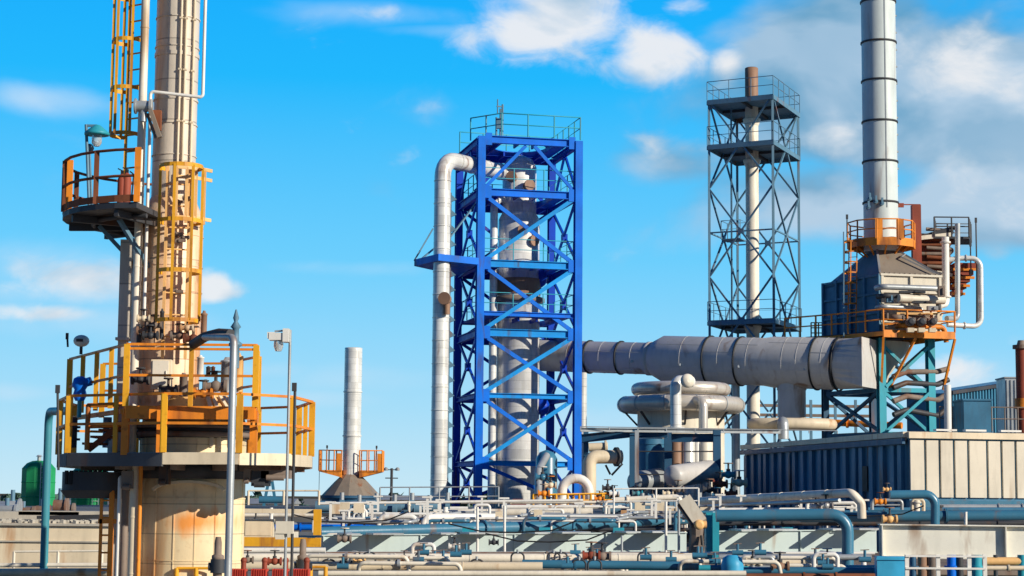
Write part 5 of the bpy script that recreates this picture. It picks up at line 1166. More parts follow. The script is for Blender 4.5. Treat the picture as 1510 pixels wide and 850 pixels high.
for k, (px, py) in enumerate(((108, 640), (158, 640), (166, 650), (215, 640), (226, 655))):
    p = W(px, py, 34.3); m = MB(); m.cyl(p - V(0, 0, .25), p + V(0, 0, .3), .07 + .01 * (k % 3), n=10); m.cyl(p + V(0, 0, .1), p + V(0, 0, .14), .13, n=10); m.cyl(p + V(0, 0, -.12), p + V(0, 0, -.08), .13, n=10)
    solo('flanged_stub', ['dark flanged stub, outermost left on the lower yellow platform', 'dark flanged stub inside the orange steps', 'short flanged stub right beside the orange steps', 'brown flanged stub left of the dished head', 'brown flanged stub nearest the dished head'][k], 'fitting', m, mt[('dark', 'scaff', 'white', 'dark', 'brown')[k]])

# ================================================================== L. foreground pipework and girders
def girder(name, label, A_, B_, h, mat, fl=.3, stiff=2.2, slabs=False, st='girder', first=.05):
    d = (B_ - A_); L_ = d.length; d.normalize(); nrm = V(d.y, -d.x, 0).normalized(); t = thing(name, label, 'girder', up((A_ + B_) / 2, A_.z - h)); mid = (A_ + B_) / 2
    zdn = V(0, 0, -h / 2); m = MB(); m.boxv(mid + zdn, d * L_ / 2, nrm * .012, V(0, 0, h / 2 - .02)); link('web', m, mt[mat], t)
    m = MB(); m.boxv(mid - V(0, 0, .01), d * L_ / 2, nrm * fl / 2, V(0, 0, .014)); link('flange', m, mt[st], t); m = MB(); m.boxv(mid - V(0, 0, h - .01), d * L_ / 2, nrm * fl / 2, V(0, 0, .014)); link('flange', m, mt[st], t)
    x = first
    while x < L_: m = MB(); m.boxv(A_ + d * x + zdn + nrm * fl * .25, d * .012, nrm * fl * .22, V(0, 0, h / 2 - .03)); link('stiffener', m, mt[st], t); x += stiff
    if slabs:  # plates added to throw diagonal shadow stripes onto the web
        x = .4; k = 0
        while x < L_ - .5:
            w = (.42, .8)[k % 2]; m = MB(); m.boxv(A_ + d * (x + w / 2) + nrm * (fl / 2 + .45) + V(0, 0, .03), d * w / 2, nrm * .45, V(0, 0, .022)); link('shadow_plate', m, mt['galv'], t); x += w + (.34, 1.0)[k % 2]; k += 1
    return t
girder('long_girder', 'long teal tinted plate girder with shadow stripes across the lower middle', W(474, 789, 49.5), W(1012, 785, 52.5), .60, 'tealw', fl=.14, stiff=2.6, slabs=True, st='tealw')
girder('short_girder', 'teal tinted plate girder with shadow stripes between the brown post and the blue elbow', W(1052, 783, 50), W(1292, 781, 51.2), .62, 'tealw', fl=.14, stiff=2.4, slabs=True, st='tealw')
girder('cream_girder', 'deep plain cream plate girder at the lower right', W(1296, 773, 42), W(1570, 776, 42), .74, 'girder', stiff=2.72, st='girder')
# legs of the girders
for k, (px, Y_) in enumerate(((690, 50.7), (803, 51.3), (912, 51.9), (1048, 50.1), (1160, 50.6))):
    p = W(px, 800, Y_ + .4); m = MB(); m.box((p.x, p.y, p.z / 2 + .25), (.3, .3, p.z + .3)); solo('girder_leg', ['teal leg under the girder, leftmost', 'teal leg under the girder, second from the left', 'teal leg under the girder, middle', 'teal leg right of the brown post', 'teal leg under the short girder'][k], 'column', m, mt['teal'])
for k, px in enumerate((1046, 1055)):
    p = W(px, 800, 49.5 - k * .3); m = MB(); m.ibeam(up(p, 0), W(px, 756, 49.5 - k * .3), .17, .2); solo('teal_column', ('left of two close teal columns beside the brown post', 'right of two close teal columns beside the brown post')[k], 'column', m, mt['teal'])
P = lambda *a, **k: pipe(*a, **k)
P('main_line', 'longest steel blue pipe running just above the striped girder', 'pipe', [W(470, 786, 51.5), W(800, 777, 56), W(1062, 763, 62)], .165, 'steelblue', flanges=[(0, .72), (1, .4)], n=18)
P('return_line', 'steel blue pipe turning down in a big elbow left of the cream girder', 'pipe', [W(1056, 761, 47), W(1250, 759, 47), W(1250, 870, 47)], .15, 'steelblue', .42, n=20)
P('supply_line', 'steel blue pipe running behind the cream girder to the right edge', 'pipe', [W(1180, 763, 54), W(1570, 760, 54)], .15, 'steelblue', flanges=[(0, .32), (0, .55)], n=18)
P('elbow_line', 'steel blue elbow pipe in front of the beige building front', 'pipe', [W(1312, 730, 53), W(1379, 729, 53), W(1379, 775, 53)], .125, 'steelblue', .3, n=18)
P('jacketed_line', 'wide cream jacketed pipe in front of the navy ribbed wall, bent down at its end', 'pipe', [W(1034, 739, 60), W(1256, 727, 52), W(1270, 742, 52), W(1271, 765, 52)], .12, 'offwhite', .2, n=16, bands=1.2)
P('jacketed_line', 'thin grey pipe directly under the wide cream jacketed pipe', 'pipe', [W(1034, 747, 58), W(1238, 738, 51)], .05, 'galv')
P('white_header', 'white fat pipe below the foot of the blue tower', 'pipe', [W(640, 757, 64), W(874, 755, 64)], .13, 'offwhite', flanges=[(0, .6), (0, .9)], bands=1.5)
P('white_loop', 'white looped pipe rising over the blue pipe left of the tower', 'pipe', [W(558, 795, 57), W(559, 762, 57), W(614, 762, 57), W(616, 800, 57)], .085, 'white', .22)
P('white_loop', 'white pipe rising then running right below the tower', 'pipe', [W(624, 800, 56.5), W(625, 763, 56.5), W(735, 762, 58)], .1, 'white', .25, n=14)
P('cream_line', 'cream bent pipe at the left end of the striped girder', 'pipe', [W(478, 815, 50.5), W(479, 791, 50.5), W(519, 790, 50.5)], .085, 'offwhite', .16)
P('handrail_line', 'thin white rail pipe crossing in front of the small stack base', 'pipe', [W(470, 743, 66), W(860, 738, 66)], .05, 'white')
P('white_valve_line', 'white pipe behind the brown post running left', 'pipe', [W(905, 738, 63), W(1003, 733, 63), W(1008, 790, 63)], .1, 'offwhite', .2, flanges=[(0, .2), (0, .6)])
P('low_line', 'fat cream pipe along the bottom edge, upper one', 'pipe', [W(358, 823, 42), W(1020, 824, 43)], .105, 'offwhite', flanges=[(0, .25), (0, .68)], bands=1.6)
P('low_line', 'fattest cream pipe along the bottom edge below the striped girder', 'pipe', [W(330, 835, 40), W(800, 836, 40)], .10, 'cream', bands=1.5)
P('low_line', 'blue grey pipe along the bottom edge right of the fat cream pipes', 'pipe', [W(770, 832, 41), W(1030, 835, 41)], .095, 'steelblue', flanges=[(0, .3)])
P('low_line', 'cream pipe along the very bottom edge in the middle', 'pipe', [W(470, 846, 39), W(1100, 846, 39)], .06, 'offwhite')
P('low_line', 'wide cream pipe along the bottom edge of the left corner', 'pipe', [W(-60, 845, 38), W(256, 844, 38)], .085, 'cream', flanges=[(0, .98)])
P('low_line', 'slim cream pipe just above the wide one in the left corner', 'pipe', [W(-60, 834, 40), W(256, 833, 40)], .045, 'offwhite')
for k, (x0, x1, py, Y_, r_, mm, lab) in enumerate((
    (360, 474, 760, 60, .06, 'offwhite', 'thin cream pipe above the yellow beam'), (380, 560, 778, 58, .09, 'bluet', 'bright blue pipe stub behind the yellow beam'), (474, 690, 750, 70, .07, 'white', 'white pipe below the small stack base'),
    (500, 620, 775, 64, .08, 'cream', 'cream pipe behind the white looped pipe'), (460, 640, 768, 68, .06, 'dark', 'dark pipe behind the white looped pipe'), (730, 1000, 766, 62, .07, 'galv', 'grey pipe right above the longest blue pipe'), (740, 1010, 748, 68, .08, 'white', 'white pipe in front of the yellow rail at the tower foot'),
    (1060, 1245, 752, 55, .06, 'white', 'thin white pipe above the blue elbow pipe'), (1280, 1560, 752, 56, .07, 'navy', 'thin navy pipe above the blue pipe at the right'), (1385, 1560, 748, 57, .08, 'galv', 'pale grey pipe along the foot of the beige building'),
    (1060, 1285, 822, 45, .07, 'galv', 'grey pipe under the short striped girder, upper'), (1056, 1240, 831, 43, .09, 'cream', 'cream pipe under the short striped girder, middle'), (1075, 1290, 842, 41, .08, 'steelblue', 'blue pipe under the short striped girder, lower'), (1100, 1290, 850, 40, .06, 'rust', 'rusty pipe at the bottom edge under the short girder'),
    (1450, 1570, 828, 41, .09, 'peach', 'peach pipe under the cream girder at the right edge'), (1452, 1570, 838, 40.5, .05, 'cream', 'thin cream pipe under the peach pipe'), (355, 480, 812, 46, .07, 'white', 'white pipe under the yellow beam'), (355, 1000, 817, 48, .05, 'brown', 'thin brown pipe along the foot of the striped girder'))):
    P('run_pipe', lab, 'pipe', [W(x0, py, Y_), W(x1, py, Y_)], r_, mm, flanges=[(0, .3 + .05 * (k % 5)), (0, .7)] if k % 2 else (), n=12)
# small vertical risers among the runs
for k, (px, y0, y1, Y_, r_, mm, lab) in enumerate((
    (400, 749, 800, 52, .05, 'white', 'thin white upright behind the yellow beam'), (535, 745, 790, 60, .07, 'white', 'white upright left of the looped pipe'), (603, 740, 775, 65, .05, 'offwhite', 'slim cream upright under the rail left of the tower'),
    (657, 748, 795, 60, .08, 'white', 'white upright below the wide silver pipe'), (745, 742, 795, 57, .05, 'galv', 'slim grey upright in front of the blue tower foot'), (704, 748, 815, 50, .035, 'white', 'thin white rail post over the striped girder, leftmost'), (744, 746, 815, 50, .035, 'white', 'thin white rail post over the striped girder, second'),
    (982, 740, 828, 48, .035, 'white', 'thin white rail post left of the brown post'), (1001, 738, 828, 48, .035, 'galv', 'thin grey rail post next to the brown post'), (1133, 740, 760, 56, .05, 'white', 'white stub above the blue elbow pipe'), (1176, 745, 762, 56, .05, 'white', 'second white stub above the blue elbow pipe'),
    (1352, 738, 758, 55, .09, 'offwhite', 'cream stub beside the blue elbow in front of the beige wall'), (1385, 745, 756, 55, .09, 'dark', 'dark stub at the foot of the beige wall'), (1424, 755, 776, 46, .04, 'white', 'thin white stub on the cream girder'), (917, 790, 820, 50, .03, 'galv', 'thin grey stub on the striped girder'))):
    P('riser', lab, 'pipe', [W(px, y1, Y_), W(px, y0, Y_)], r_, mm, flanges=[(0, .85)] if r_ > .045 else (), n=10)
# yellow beam frame right of the column
t = thing('yellow_gantry', 'yellow angle frame of one beam and one post right of the big column', 'frame', W(420, 810, 44))
m = MB(); m.boxv((W(360, 800, 44) + W(473, 799, 44)) / 2, V(M(56, 44), 0, 0), V(0, .08, 0), V(0, 0, .105)); link('beam', m, mt['yellow'], t)
p0, p1 = W(468, 752, 43.9), W(468, 790, 43.9); m = MB(); m.box(((p0.x + p1.x) / 2, 43.9, (p0.z + p1.z) / 2 + .01), (.17, .16, p0.z - p1.z)); link('post', m, mt['yellow'], t)
m = MB(); m.boxv((W(360, 755, 44) + W(473, 753, 44)) / 2 + V(0, .03, 0), V(M(56, 44), 0, 0), V(0, .06, 0), V(0, 0, .05)); link('top_beam', m, mt['cream'], t)
m = MB(); m.box(W(382, 779, 44.4), (.7, .3, .42)); m.box(W(382, 779, 44.4) + V(0, -.155, .0), (.6, .02, .34)); solo('cream_box', 'cream box sitting on the yellow beam beside the big column', 'box', m, mt['cream'])
m = MB(); a_, b_ = W(366, 745, 60), W(470, 745, 60); rail_path(m, [a_, b_], .45, .03, .04, 1.2, mid=False); solo('cream_guardrail', 'cream guardrail on the horizon side of the yellow frame', 'railing', m, mt['cream'])
t = thing('blue_winch', 'light blue twin legged winch behind the yellow frame', 'winch', W(398, 745, 62)); m = MB(); p = W(398, 742, 62); 
for s2 in (-1, 1): m.bar(p + V(s2 * .2, 0, -.1), p + V(s2 * .05, 0, .75), .09, .09)
m.cyl(p + V(-.35, 0, .1), p + V(.5, 0, .1), .12, n=10); link('stand', m, mt['steelblue'], t); m = MB(); m.box(p + V(0, 0, .95), (.34, .2, .14)); m.box(p + V(0, 0, .8), (.2, .16, .2)); link('head', m, mt['galv'], t)
# brown post with tilted tan floodlight
t = thing('post_floodlight', 'scruffy brown post carrying a tilted tan floodlight box', 'floodlight', up(W(1027, 800, 45), 0))
m = MB(); p = W(1027, 770, 45); m.lathe(up(p, 0), [(.19, 0), (.17, p.z - 1.2), (.21, p.z - .9), (.16, p.z - .3), (.19, p.z)], 9, smooth=False); link('post', m, mt['brown'], t)
m = MB(); c_ = W(1021, 754, 44.7); ax = V(.42, -.15, -.62).normalized(); ay = ax.cross(V(0, 1, 0)).normalized(); az_ = ax.cross(ay); m.boxv(c_, ax * .34, ay * .16, az_ * .17); link('lamp_box', m, mt['panel'], t)
m = MB(); m.boxv(c_ + ay * (-.19 if ay.z > 0 else .19), ax * .3, ay * .03, az_ * .14); link('lamp_face', m, mt['dark'], t)
m = MB(); m.cyl(W(1033, 774, 44.5) - V(.12, 0, 0), W(1033, 774, 44.5) + V(.14, 0, 0), .09, n=12); m.lathe(W(1031, 774, 44.4), [(.06, 0), (.12, .01), (.12, .04), (.06, .05)], 14, axis=(0, -1, 0)); link('pivot', m, mt['peach'], t)
m = MB(); m.tube([W(1034, 790, 44.8), W(1036, 810, 44.7), W(1032, 830, 44.7), W(1037, 870, 44.7)], .03, .2, 6); link('cable', m, mt['black'], t)
# slim brown valve posts
for k, (px, y0, Y_) in enumerate(((322, 792, 31), (447, 795, 34))):
    p = W(px, y0, Y_); t = thing('valve_post', ('rusty valve post in front of the big vessel', 'rusty valve post in front of the yellow frame')[k], 'valve', up(p, 0)); m = MB(); m.lathe(up(p, 0), [(.075, 0), (.075, p.z - .38), (.1, p.z - .36), (.1, p.z - .3), (.06, p.z - .28), (.06, p.z - .1), (.045, p.z)], 12); link('stem', m, mt['brown'], t)
    m = MB(); q = W(px, 836, Y_); m.cyl(q - V(0, 0, .1), q + V(0, 0, .12), .13, n=12); m.cyl(q - V(.16, 0, 0), q + V(.16, 0, 0), .07, n=10); link('valve_body', m, mt['dark'], t)
# red machinery at the bottom left
for k in range(4):
    p = W(352 + k * 31, 846, 32.5); t = thing('red_motor', ('red motor casing at the bottom edge, first in the row', 'red motor casing at the bottom edge, second in the row', 'red motor casing at the bottom edge, third in the row', 'red motor casing at the bottom edge, last in the row')[k], 'motor', p, 'red motor casings in a row')
    m = MB(); m.box(p + V(0, 0, -.02), (.27, .24, .2)); [m.box(p + V(-.12 + .04 * j, -.13, -.02), (.012, .03, .19)) for j in range(7)]; link('casing', m, mt['red'], t)
    m = MB(); m.cyl(p + V(.08, 0, .06), p + V(.08, 0, .2), .045, n=10); m.sphere(p + V(.08, 0, .22), .055, 10); link('valve_head', m, mt['rustred'], t)
m = MB(); rail_path(m, [W(260, 852, 33), W(318, 852, 33)], .16, .025, .04, .3, mid=False); solo('yellow_rail', 'short yellow rail at the bottom edge left of the red motors', 'railing', m, mt['yellow'])
m = MB(); rail_path(m, [W(458, 852, 36), W(480, 852, 36)], .2, .03, .04, .25, mid=False); solo('yellow_rail', 'short yellow rail at the bottom edge right of the red motors', 'railing', m, mt['yellow'])
# cyan wrapped drum, cyan panel, white handrail, right foreground
m = MB(); p = W(1080, 850, 40); m.lathe(up(p, p.z - .6), [(.2, 0), (.23, .3), (.225, .6), (.24, .82), (.2, .98), (.1, 1.04)], 14); solo('wrapped_drum', 'cyan tarpaulin wrapped drum right of the brown post', 'drum', m, mt['cyan'])
m = MB(); p = W(1313, 838, 40.5); m.box(p + V(0, 0, -.1), (.62, .3, .7)); m.box(p + V(0, -.16, .2), (.66, .04, .05)); solo('wrapped_box', 'cyan wrapped box under the left end of the cream girder', 'box', m, mt['cyan'])
t = thing('white_handrail', 'white grid handrail under the cream girder', 'railing', up(W(1395, 850, 39), 0))
for px in (1337, 1383, 1429, 1452):
    p = W(px, 818, 39); m = MB(); m.box((p.x, 39, p.z / 2), (.08, .05, p.z)); link('post', m, mt['white'], t)
m = MB()
for py in (820, 838): m.bar(W(1335, py, 38.96), W(1454, py + 1, 38.96), .04, .04)
link('rail', m, mt['white'], t)
for k, (px, mm) in enumerate(((1346, 'navyb'), (1360, 'bronze'), (1375, 'brown'), (1403, 'bluet'), (1415, 'dark'), (1440, 'teal'), (1468, 'dark'), (1507, 'teal'))):
    p = W(px, 822, 41); m = MB(); m.cyl(up(p, 0), p + V(0, 0, .05), (.07, .1, .12, .1, .08, .12, .05, .1)[k], n=10); m.cyl(p - V(0, 0, .22), p - V(0, 0, .18), .16, n=10)
    solo('standpipe', ['navy standpipe, first behind the white handrail', 'rusty standpipe, second behind the white handrail', 'brown standpipe left of the second handrail post', 'bright blue standpipe in the middle of the white handrail', 'dark standpipe right of the bright blue one', 'teal standpipe behind the last handrail post', 'slim dark standpipe right of the white handrail', 'teal standpipe at the right edge'][k], 'pipe', m, mt[mm])
# yellow rail and orange kit at the tower foot
t = thing('yellow_pen', 'yellow guardrail pen at the right foot of the blue tower', 'railing', W(850, 748, 73)); m = MB(); rail_path(m, [W(786, 750, 73), W(905, 748, 73), W(905, 748, 75), W(786, 750, 75)], .52, .04, .05, .42, closed=True); link('rail', m, mt['yellow'], t)
m = MB(); m.box(W(845, 749, 74), (3.1, 2, .08)); link('floor_plate', m, mt['orange'], t)
m = MB(); m.box(W(764, 744, 72), (.62, .5, .26)); m.box(W(764, 738, 72), (.4, .3, .1)); solo('red_skid', 'red oxide skid left of the yellow pen', 'skid', m, mt['rustred'])
def valve_unit(p, r_, mm, wm, lab, grp, h=1.0):
    t = thing('wheel_valve', lab, 'valve', p, grp)
    m = MB(); m.cyl(p + V(-r_ * 2, 0, 0), p + V(r_ * 2, 0, 0), r_ * .8, n=10); m.cyl(p + V(-r_ * 2.1, 0, 0), p + V(-r_ * 1.6, 0, 0), r_ * 1.25, n=12); m.cyl(p + V(r_ * 1.6, 0, 0), p + V(r_ * 2.1, 0, 0), r_ * 1.25, n=12); m.sphere(p, r_ * 1.15, 10); link('valve_body', m, mt[mm], t)
    m = MB(); m.cyl(p, p + V(0, 0, r_ * 3.4 * h), r_ * .28, n=8); m.cyl(p + V(0, 0, r_), p + V(0, 0, r_ * 1.6), r_ * .6, n=8); link('stem', m, mt['dark'], t)
    m = MB(); c_ = p + V(0, 0, r_ * 3.2 * h); m.tube([c_ + V(math.cos(R(a)), math.sin(R(a)), 0) * r_ * 1.3 for a in range(0, 360, 30)], r_ * .16, 0, 6, closed=True); m.bar(c_ - V(r_ * 1.3, 0, 0), c_ + V(r_ * 1.3, 0, 0), r_ * .18); m.bar(c_ - V(0, r_ * 1.3, 0), c_ + V(0, r_ * 1.3, 0), r_ * .18); link('handwheel', m, mt[wm], t)
    return t
spots = [(802, 728, 73, .14, 'orange', 'brown', 'orange valve leftmost inside the yellow pen'), (812, 716, 73.4, .14, 'cream', 'orange', 'cream valve above the orange one at the tower foot'), (800, 704, 74, .16, 'steelblue', 'white', 'blue valve high at the right foot of the tower'), (884, 736, 73, .12, 'orange', 'yellow', 'orange valve rightmost inside the yellow pen'),
  (896, 720, 74, .13, 'dark', 'bronze', 'dark valve between the yellow pen and the peach pipe'), (906, 728, 73, .12, 'white', 'dark', 'white valve right of the yellow pen'), (940, 728, 70, .12, 'teal', 'scaff', 'teal valve at the foot of the pale frame post'), (962, 732, 69, .1, 'scaff', 'white', 'grey valve right of the pale frame post'),
  (985, 728, 68, .12, 'cream', 'dark', 'cream valve left of the tan floodlight'), (1000, 722, 68, .13, 'brown', 'bronze', 'brown valve above the tan floodlight'), (1046, 722, 70, .15, 'dark', 'bronze', 'dark valve right of the tan floodlight'), (1062, 714, 71, .17, 'rustred', 'dark', 'red oxide valve before the navy wall end'),
  (1074, 700, 72, .17, 'teal', 'brown', 'teal valve at the left end of the navy wall'), (1090, 712, 71, .18, 'cream', 'white', 'cream valve touching the navy wall end'), (1078, 728, 69, .14, 'rustred', 'orange', 'low red valve at the left end of the navy wall'), (1058, 732, 68, .12, 'navy', 'steelblue', 'low navy valve right of the tan floodlight'),
  (1203, 748, 53, .1, 'white', 'dark', 'white valve over the blue elbow pipe, left'), (1218, 746, 53, .12, 'galv', 'black', 'grey valve with black wheel over the blue elbow pipe'), (1298, 740, 53, .1, 'orange', 'rust', 'orange rust valve before the navy wall corner'), (1308, 722, 54, .07, 'peach', 'brown', 'small peach valve at the navy wall corner'),
  (1312, 766, 50, .12, 'peach', 'bronze', 'peach valve at the left top of the cream girder'), (508, 795, 45, .1, 'brown', 'cream', 'brown valve near the left end of the striped girder'), (510, 832, 40, .08, 'dark', 'scaff', 'dark valve on the bottom cream pipe, left'), (530, 829, 40, .08, 'peach', 'brown', 'peach valve on the bottom cream pipe'),
  (596, 825, 40, .07, 'bronze', 'brown', 'rusty valve on the bottom cream pipe'), (872, 820, 42, .12, 'rustred', 'bronze', 'red oxide valve under the striped girder'), (888, 821, 42, .12, 'brown', 'dark', 'brown valve beside the red oxide one under the girder'), (365, 826, 36, .07, 'brown', 'rust', 'rusty valve above the first red motor'),
  (405, 828, 36, .08, 'rustred', 'dark', 'dark red valve above the middle red motors'), (1110, 829, 42, .1, 'cream', 'brown', 'cream valve on the pipe right of the cyan drum'), (1150, 836, 41, .12, 'bronze', 'dark', 'rusty valve under the short girder'), (1220, 826, 43, .1, 'white', 'steelblue', 'white valve under the short girder, right'),
  (377, 770, 52, .1, 'brown', 'dark', 'brown valve over the cream box'), (365, 785, 50, .1, 'galv', 'scaff', 'grey valve hugging the big column at the right'), (590, 772, 60, .08, 'dark', 'white', 'dark valve inside the white loop pipe'), (700, 770, 60, .09, 'white', 'galv', 'white valve below the blue tower left post'), (728, 800, 49, .08, 'dark', 'brown', 'dark valve on the striped girder left part'), (670, 806, 48, .09, 'white', 'dark', 'white valve in the left of the striped girder')]
for px, py, Y_, r_, a1_, a2_, lab in spots: valve_unit(W(px, py, Y_), r_ * .78, a1_, a2_, lab, 'hand wheel valves on the pipework')
# cross frames (white goal post frames) among the pipes
for k, (x0, x1, y0, y1, Y_, mm) in enumerate(((514, 540, 752, 790, 61, 'white'), (565, 596, 768, 790, 60, 'offwhite'), (608, 640, 803, 825, 46, 'white'), (636, 664, 766, 790, 59, 'offwhite'), (700, 722, 745, 770, 62, 'white'), (780, 830, 752, 766, 62, 'white'), (893, 930, 740, 758, 64, 'white'), (940, 972, 744, 760, 63, 'offwhite'), (1190, 1216, 741, 753, 54, 'white'), (1224, 1262, 742, 754, 54, 'white'), (1286, 1330, 738, 752, 54, 'galv'), (1345, 1362, 737, 757, 55, 'cream'), (1110, 1140, 822, 850, 42, 'galv'), (1200, 1235, 818, 850, 42, 'white'))):
    p0, p1, p2, p3 = W(x0, y1, Y_), W(x0, y0, Y_), W(x1, y0, Y_), W(x1, y1, Y_); m = MB(); m.tube([p0, p1, p2, p3], .05, .1, 8); m.cyl(p0.lerp(p1, .5), p3.lerp(p2, .5), .03, n=6)
    solo('support_frame', ['white goal post support under the small stack', 'cream support inside the white loop', 'white support frame low in front of the girder', 'cream support under the wide silver pipe', 'white support at the left post of the tower', 'white support under the tower middle', 'white support right of the yellow pen', 'cream support left of the floodlight post', 'white support over the blue elbow pipe, left', 'white support over the blue elbow pipe, right', 'grey support at the navy wall corner', 'cream support beside the blue elbow before the beige wall', 'grey support right of the cyan drum', 'white support left of the blue downpipe'][k], 'pipe support', m, mt[mm], 'pipe supports among the runs')
# rows of little repeated fittings that fill the racks
rg = random.Random(11)
def proto(name, label, cat, group, parts):
    t = thing(name, label, cat, V(0, 0, 0), group)
    for n_, mb, mm in parts: link(n_, mb, mt[mm], t)
    return t
def b1(fn): m = MB(); fn(m); return m
Z = V(0, 0, 1)
kinds = []
kinds.append((lambda i: proto('stanchion', 'short white pipe stanchion in the rows along the rack', 'stanchion', 'white stanchions along the pipe rack', [('post', b1(lambda m: (m.box((0, 0, .22), (.07, .07, .5)), m.box((0, 0, .48), (.3, .12, .05)))), 'white')]),
   [(rg.uniform(475, 1290), rg.uniform(752, 778), rg.uniform(54, 66)) for _ in range(46)]))
kinds.append((lambda i: proto('pump_skid', 'small dark pump skid in the row behind the white pipes', 'pump', 'dark pump skids behind the pipes', [('motor', b1(lambda m: (m.cyl((-.4, 0, .3), (.15, 0, .3), .2, n=12), m.cyl((.15, 0, .3), (.5, 0, .3), .11, n=10), m.cyl((.45, 0, .3), (.6, 0, .3), .26, n=12))), 'scaff'), ('base', b1(lambda m: m.box((0, 0, .04), (1.2, .5, .08))), 'dark'), ('outlet', b1(lambda m: m.cyl((.52, 0, .3), (.52, 0, .8), .08, n=10)), 'galv')]),
   [(px, 760 + 3 * (i % 2), 67 + (i % 3)) for i, px in enumerate(list(range(482, 640, 26)) + list(range(905, 1050, 21)))]))
kinds.append((lambda i: proto('cable_tray_box', 'small beige junction box in the row along the rack', 'junction box', 'beige junction boxes along the rack', [('box', b1(lambda m: m.box((0, 0, .2), (.32, .16, .3))), 'cream'), ('leg', b1(lambda m: m.box((0, 0, .02), (.06, .06, .5))), 'galv')]),
   [(rg.uniform(480, 1290), rg.uniform(756, 772), rg.uniform(56, 66)) for _ in range(18)]))
kinds.append((lambda i: proto('drain_valve', 'tiny blue drain valve in the row along the low pipes', 'valve', 'tiny blue drain valves on the low pipes', [('valve_body', b1(lambda m: (m.cyl((-.12, 0, .05), (.12, 0, .05), .06, n=10), m.cyl((0, 0, .05), (0, 0, .24), .03, n=8))), 'steelblue'), ('handle', b1(lambda m: m.bar((-.09, 0, .24), (.09, 0, .25), .03, .02)), 'brown')]),
   [(rg.uniform(480, 1290), rg.uniform(818, 842), rg.uniform(39, 44)) for _ in range(26)]))
kinds.append((lambda i: proto('steel_clamp', 'dark saddle clamp in the row over the low cream pipes', 'clamp', 'saddle clamps over the low cream pipes', [('strap', b1(lambda m: m.tube([(-.14, 0, -.12), (-.14, 0, .13), (.14, 0, .13), (.14, 0, -.12)], .02, .1, 6)), 'dark'), ('bolt', b1(lambda m: m.cyl((0, 0, .12), (0, 0, .2), .03, n=6)), 'galv')]),
   [(rg.uniform(370, 1010), (824, 835)[i % 2], (42, 40)[i % 2]) for i in range(11)]))
for nm_, mm_, r_, pts_, cnt, ylo, yhi, Ylo, Yhi, lab_, grp_ in (
    ('thin_pipe', 'white', .035, [(-1.4, 0, -.3), (-1.4, 0, .12), (1.1, .2, .12), (1.1, .2, -.3)], 22, 752, 776, 55, 66, 'thin white hooked pipe in the bundle across the lower middle', 'thin white hooked pipes'),
    ('thin_pipe', 'galv', .05, [(-2.0, 0, 0), (.4, 0, 0), (.9, .8, .1), (2.2, .8, .1)], 16, 756, 774, 56, 66, 'thin grey kinked pipe in the bundle across the lower middle', 'thin grey kinked pipes'),
    ('thin_pipe', 'steelblue', .05, [(-.9, 0, -.5), (-.9, 0, .05), (.3, 0, .05), (.3, 1.6, .05)], 14, 758, 776, 54, 62, 'thin blue pipe turning back in the bundle across the lower middle', 'thin blue pipes turning back'),
    ('thin_pipe', 'offwhite', .045, [(-1.2, .3, -.4), (-1.2, 0, .0), (.9, 0, .0), (1.0, 0, -.5)], 16, 818, 844, 39.5, 46, 'thin cream pipe bridging the fat pipes at the bottom edge', 'thin cream bridging pipes'),
    ('electric_cable', 'black', .018, [(-1.6, 0, .2), (-.8, 0, .02), (0, .1, .0), (.9, 0, .06), (1.5, 0, .3)], 14, 760, 815, 46, 58, 'black cable sagging among the pipes across the lower middle', 'black sagging cables')):
    kinds.append((lambda i, nm_=nm_, mm_=mm_, r_=r_, pts_=pts_, lab_=lab_, grp_=grp_: proto(nm_, lab_, 'cable' if mm_ == 'black' else 'pipe', grp_, [('jacket' if mm_ == 'black' else 'pipe_body', b1(lambda m: m.tube(pts_, r_, r_ * 3, 8)), mm_)] + ([] if mm_ == 'black' else [('flange', b1(lambda m: m.cyl(V(*pts_[1]).lerp(V(*pts_[2]), .4) - V(.03, 0, 0), V(*pts_[1]).lerp(V(*pts_[2]), .4) + V(.03, 0, 0), r_ * 1.9, n=10)), 'galv')])),
       [(rg.uniform(478, 1300), rg.uniform(ylo, yhi), rg.uniform(Ylo, Yhi)) for _ in range(cnt)]))
for fn, sp_ in kinds:
    first = None
    for i, (px, py, Y_) in enumerate(sp_):
        loc = W(px, py, Y_)
        if first is None: first = fn(0); first.location = loc
        else: copy_thing(first, loc, first['label'])
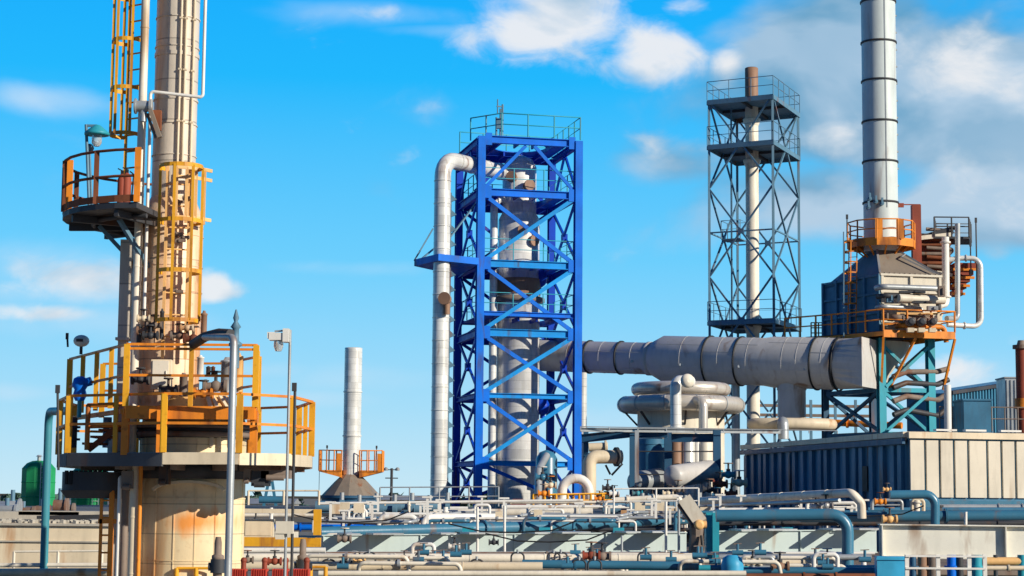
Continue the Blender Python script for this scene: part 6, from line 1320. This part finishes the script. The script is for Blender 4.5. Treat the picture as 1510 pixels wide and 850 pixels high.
# deep rusty and blue runs just over the bottom edge, and front to back spools
for k, (x0, x1, py, Y_, r_, mm, lab) in enumerate(((476, 690, 757, 71, .1, 'steelblue', 'blue pipe far behind the white loops'), (476, 1030, 781, 57.5, .05, 'dark', 'thin dark pipe under the longest blue pipe'), (680, 1010, 741, 71, .06, 'offwhite', 'thin cream pipe behind the white fat pipe'), (1060, 1330, 757, 58, .09, 'navy', 'dark blue pipe behind the blue elbow pipe'),
   (1040, 1560, 772, 55, .07, 'dark', 'dark pipe behind the top of the cream girder'), (476, 1290, 816, 48.3, .04, 'white', 'thin white pipe at the foot of both striped girders'), (476, 1010, 829, 44.5, .06, 'teal', 'thin teal pipe between the low cream pipes'), (900, 1300, 838, 43, .07, 'teal', 'teal pipe at the bottom right of the brown post'))):
    P('run_pipe', lab, 'pipe', [W(x0, py, Y_), W(x1, py, Y_)], r_, mm, flanges=[(0, .22), (0, .61), (0, .83)], n=12)
for k, px in enumerate((540, 662, 842, 1120, 1262)):
    Y_ = 47.2; p = W(px, 812, Y_); q = W(px + 12, 826, Y_ - 3); m = MB(); m.tube([p + V(-.5, 2.2, -.12), p + V(-.1, .3, -.12), q, q + V(0, 0, -.9)], .06, .2, 10); m.cyl(q + V(0, 0, -.2), q + V(0, 0, -.14), .1, n=10)
    solo('spool_pipe', ('curved spool pipe dropping forward under the girder, ' + ('first', 'second', 'third', 'fourth', 'fifth', 'sixth', 'seventh', 'eighth', 'ninth', 'tenth', 'eleventh')[k] + ' from the left'), 'pipe', m, mt[('white', 'steelblue', 'cream', 'galv')[k % 4]], 'spool pipes under the girders')
# open railing on the horizon left of the tower
for k, (x0, x1, py, h, Y_, mm, lab) in enumerate(((560, 735, 748, .72, 70, 'galv', 'thin grey guardrail along the deck left of the blue tower'), (905, 1030, 760, .8, 58, 'white', 'white guardrail over the blue pipe left of the brown post'), (1190, 1275, 745, .4, 66, 'white', 'white guardrail low before the navy wall'), (20, 150, 838, .35, 41, 'offwhite', 'low cream guardrail before the concrete basin'))):
    m = MB(); rail_path(m, [W(x0, py, Y_), W(x1, py - 1, Y_)], h, .025, .03, 1.1, mid=k != 3); solo('guardrail', lab, 'railing', m, mt[mm])
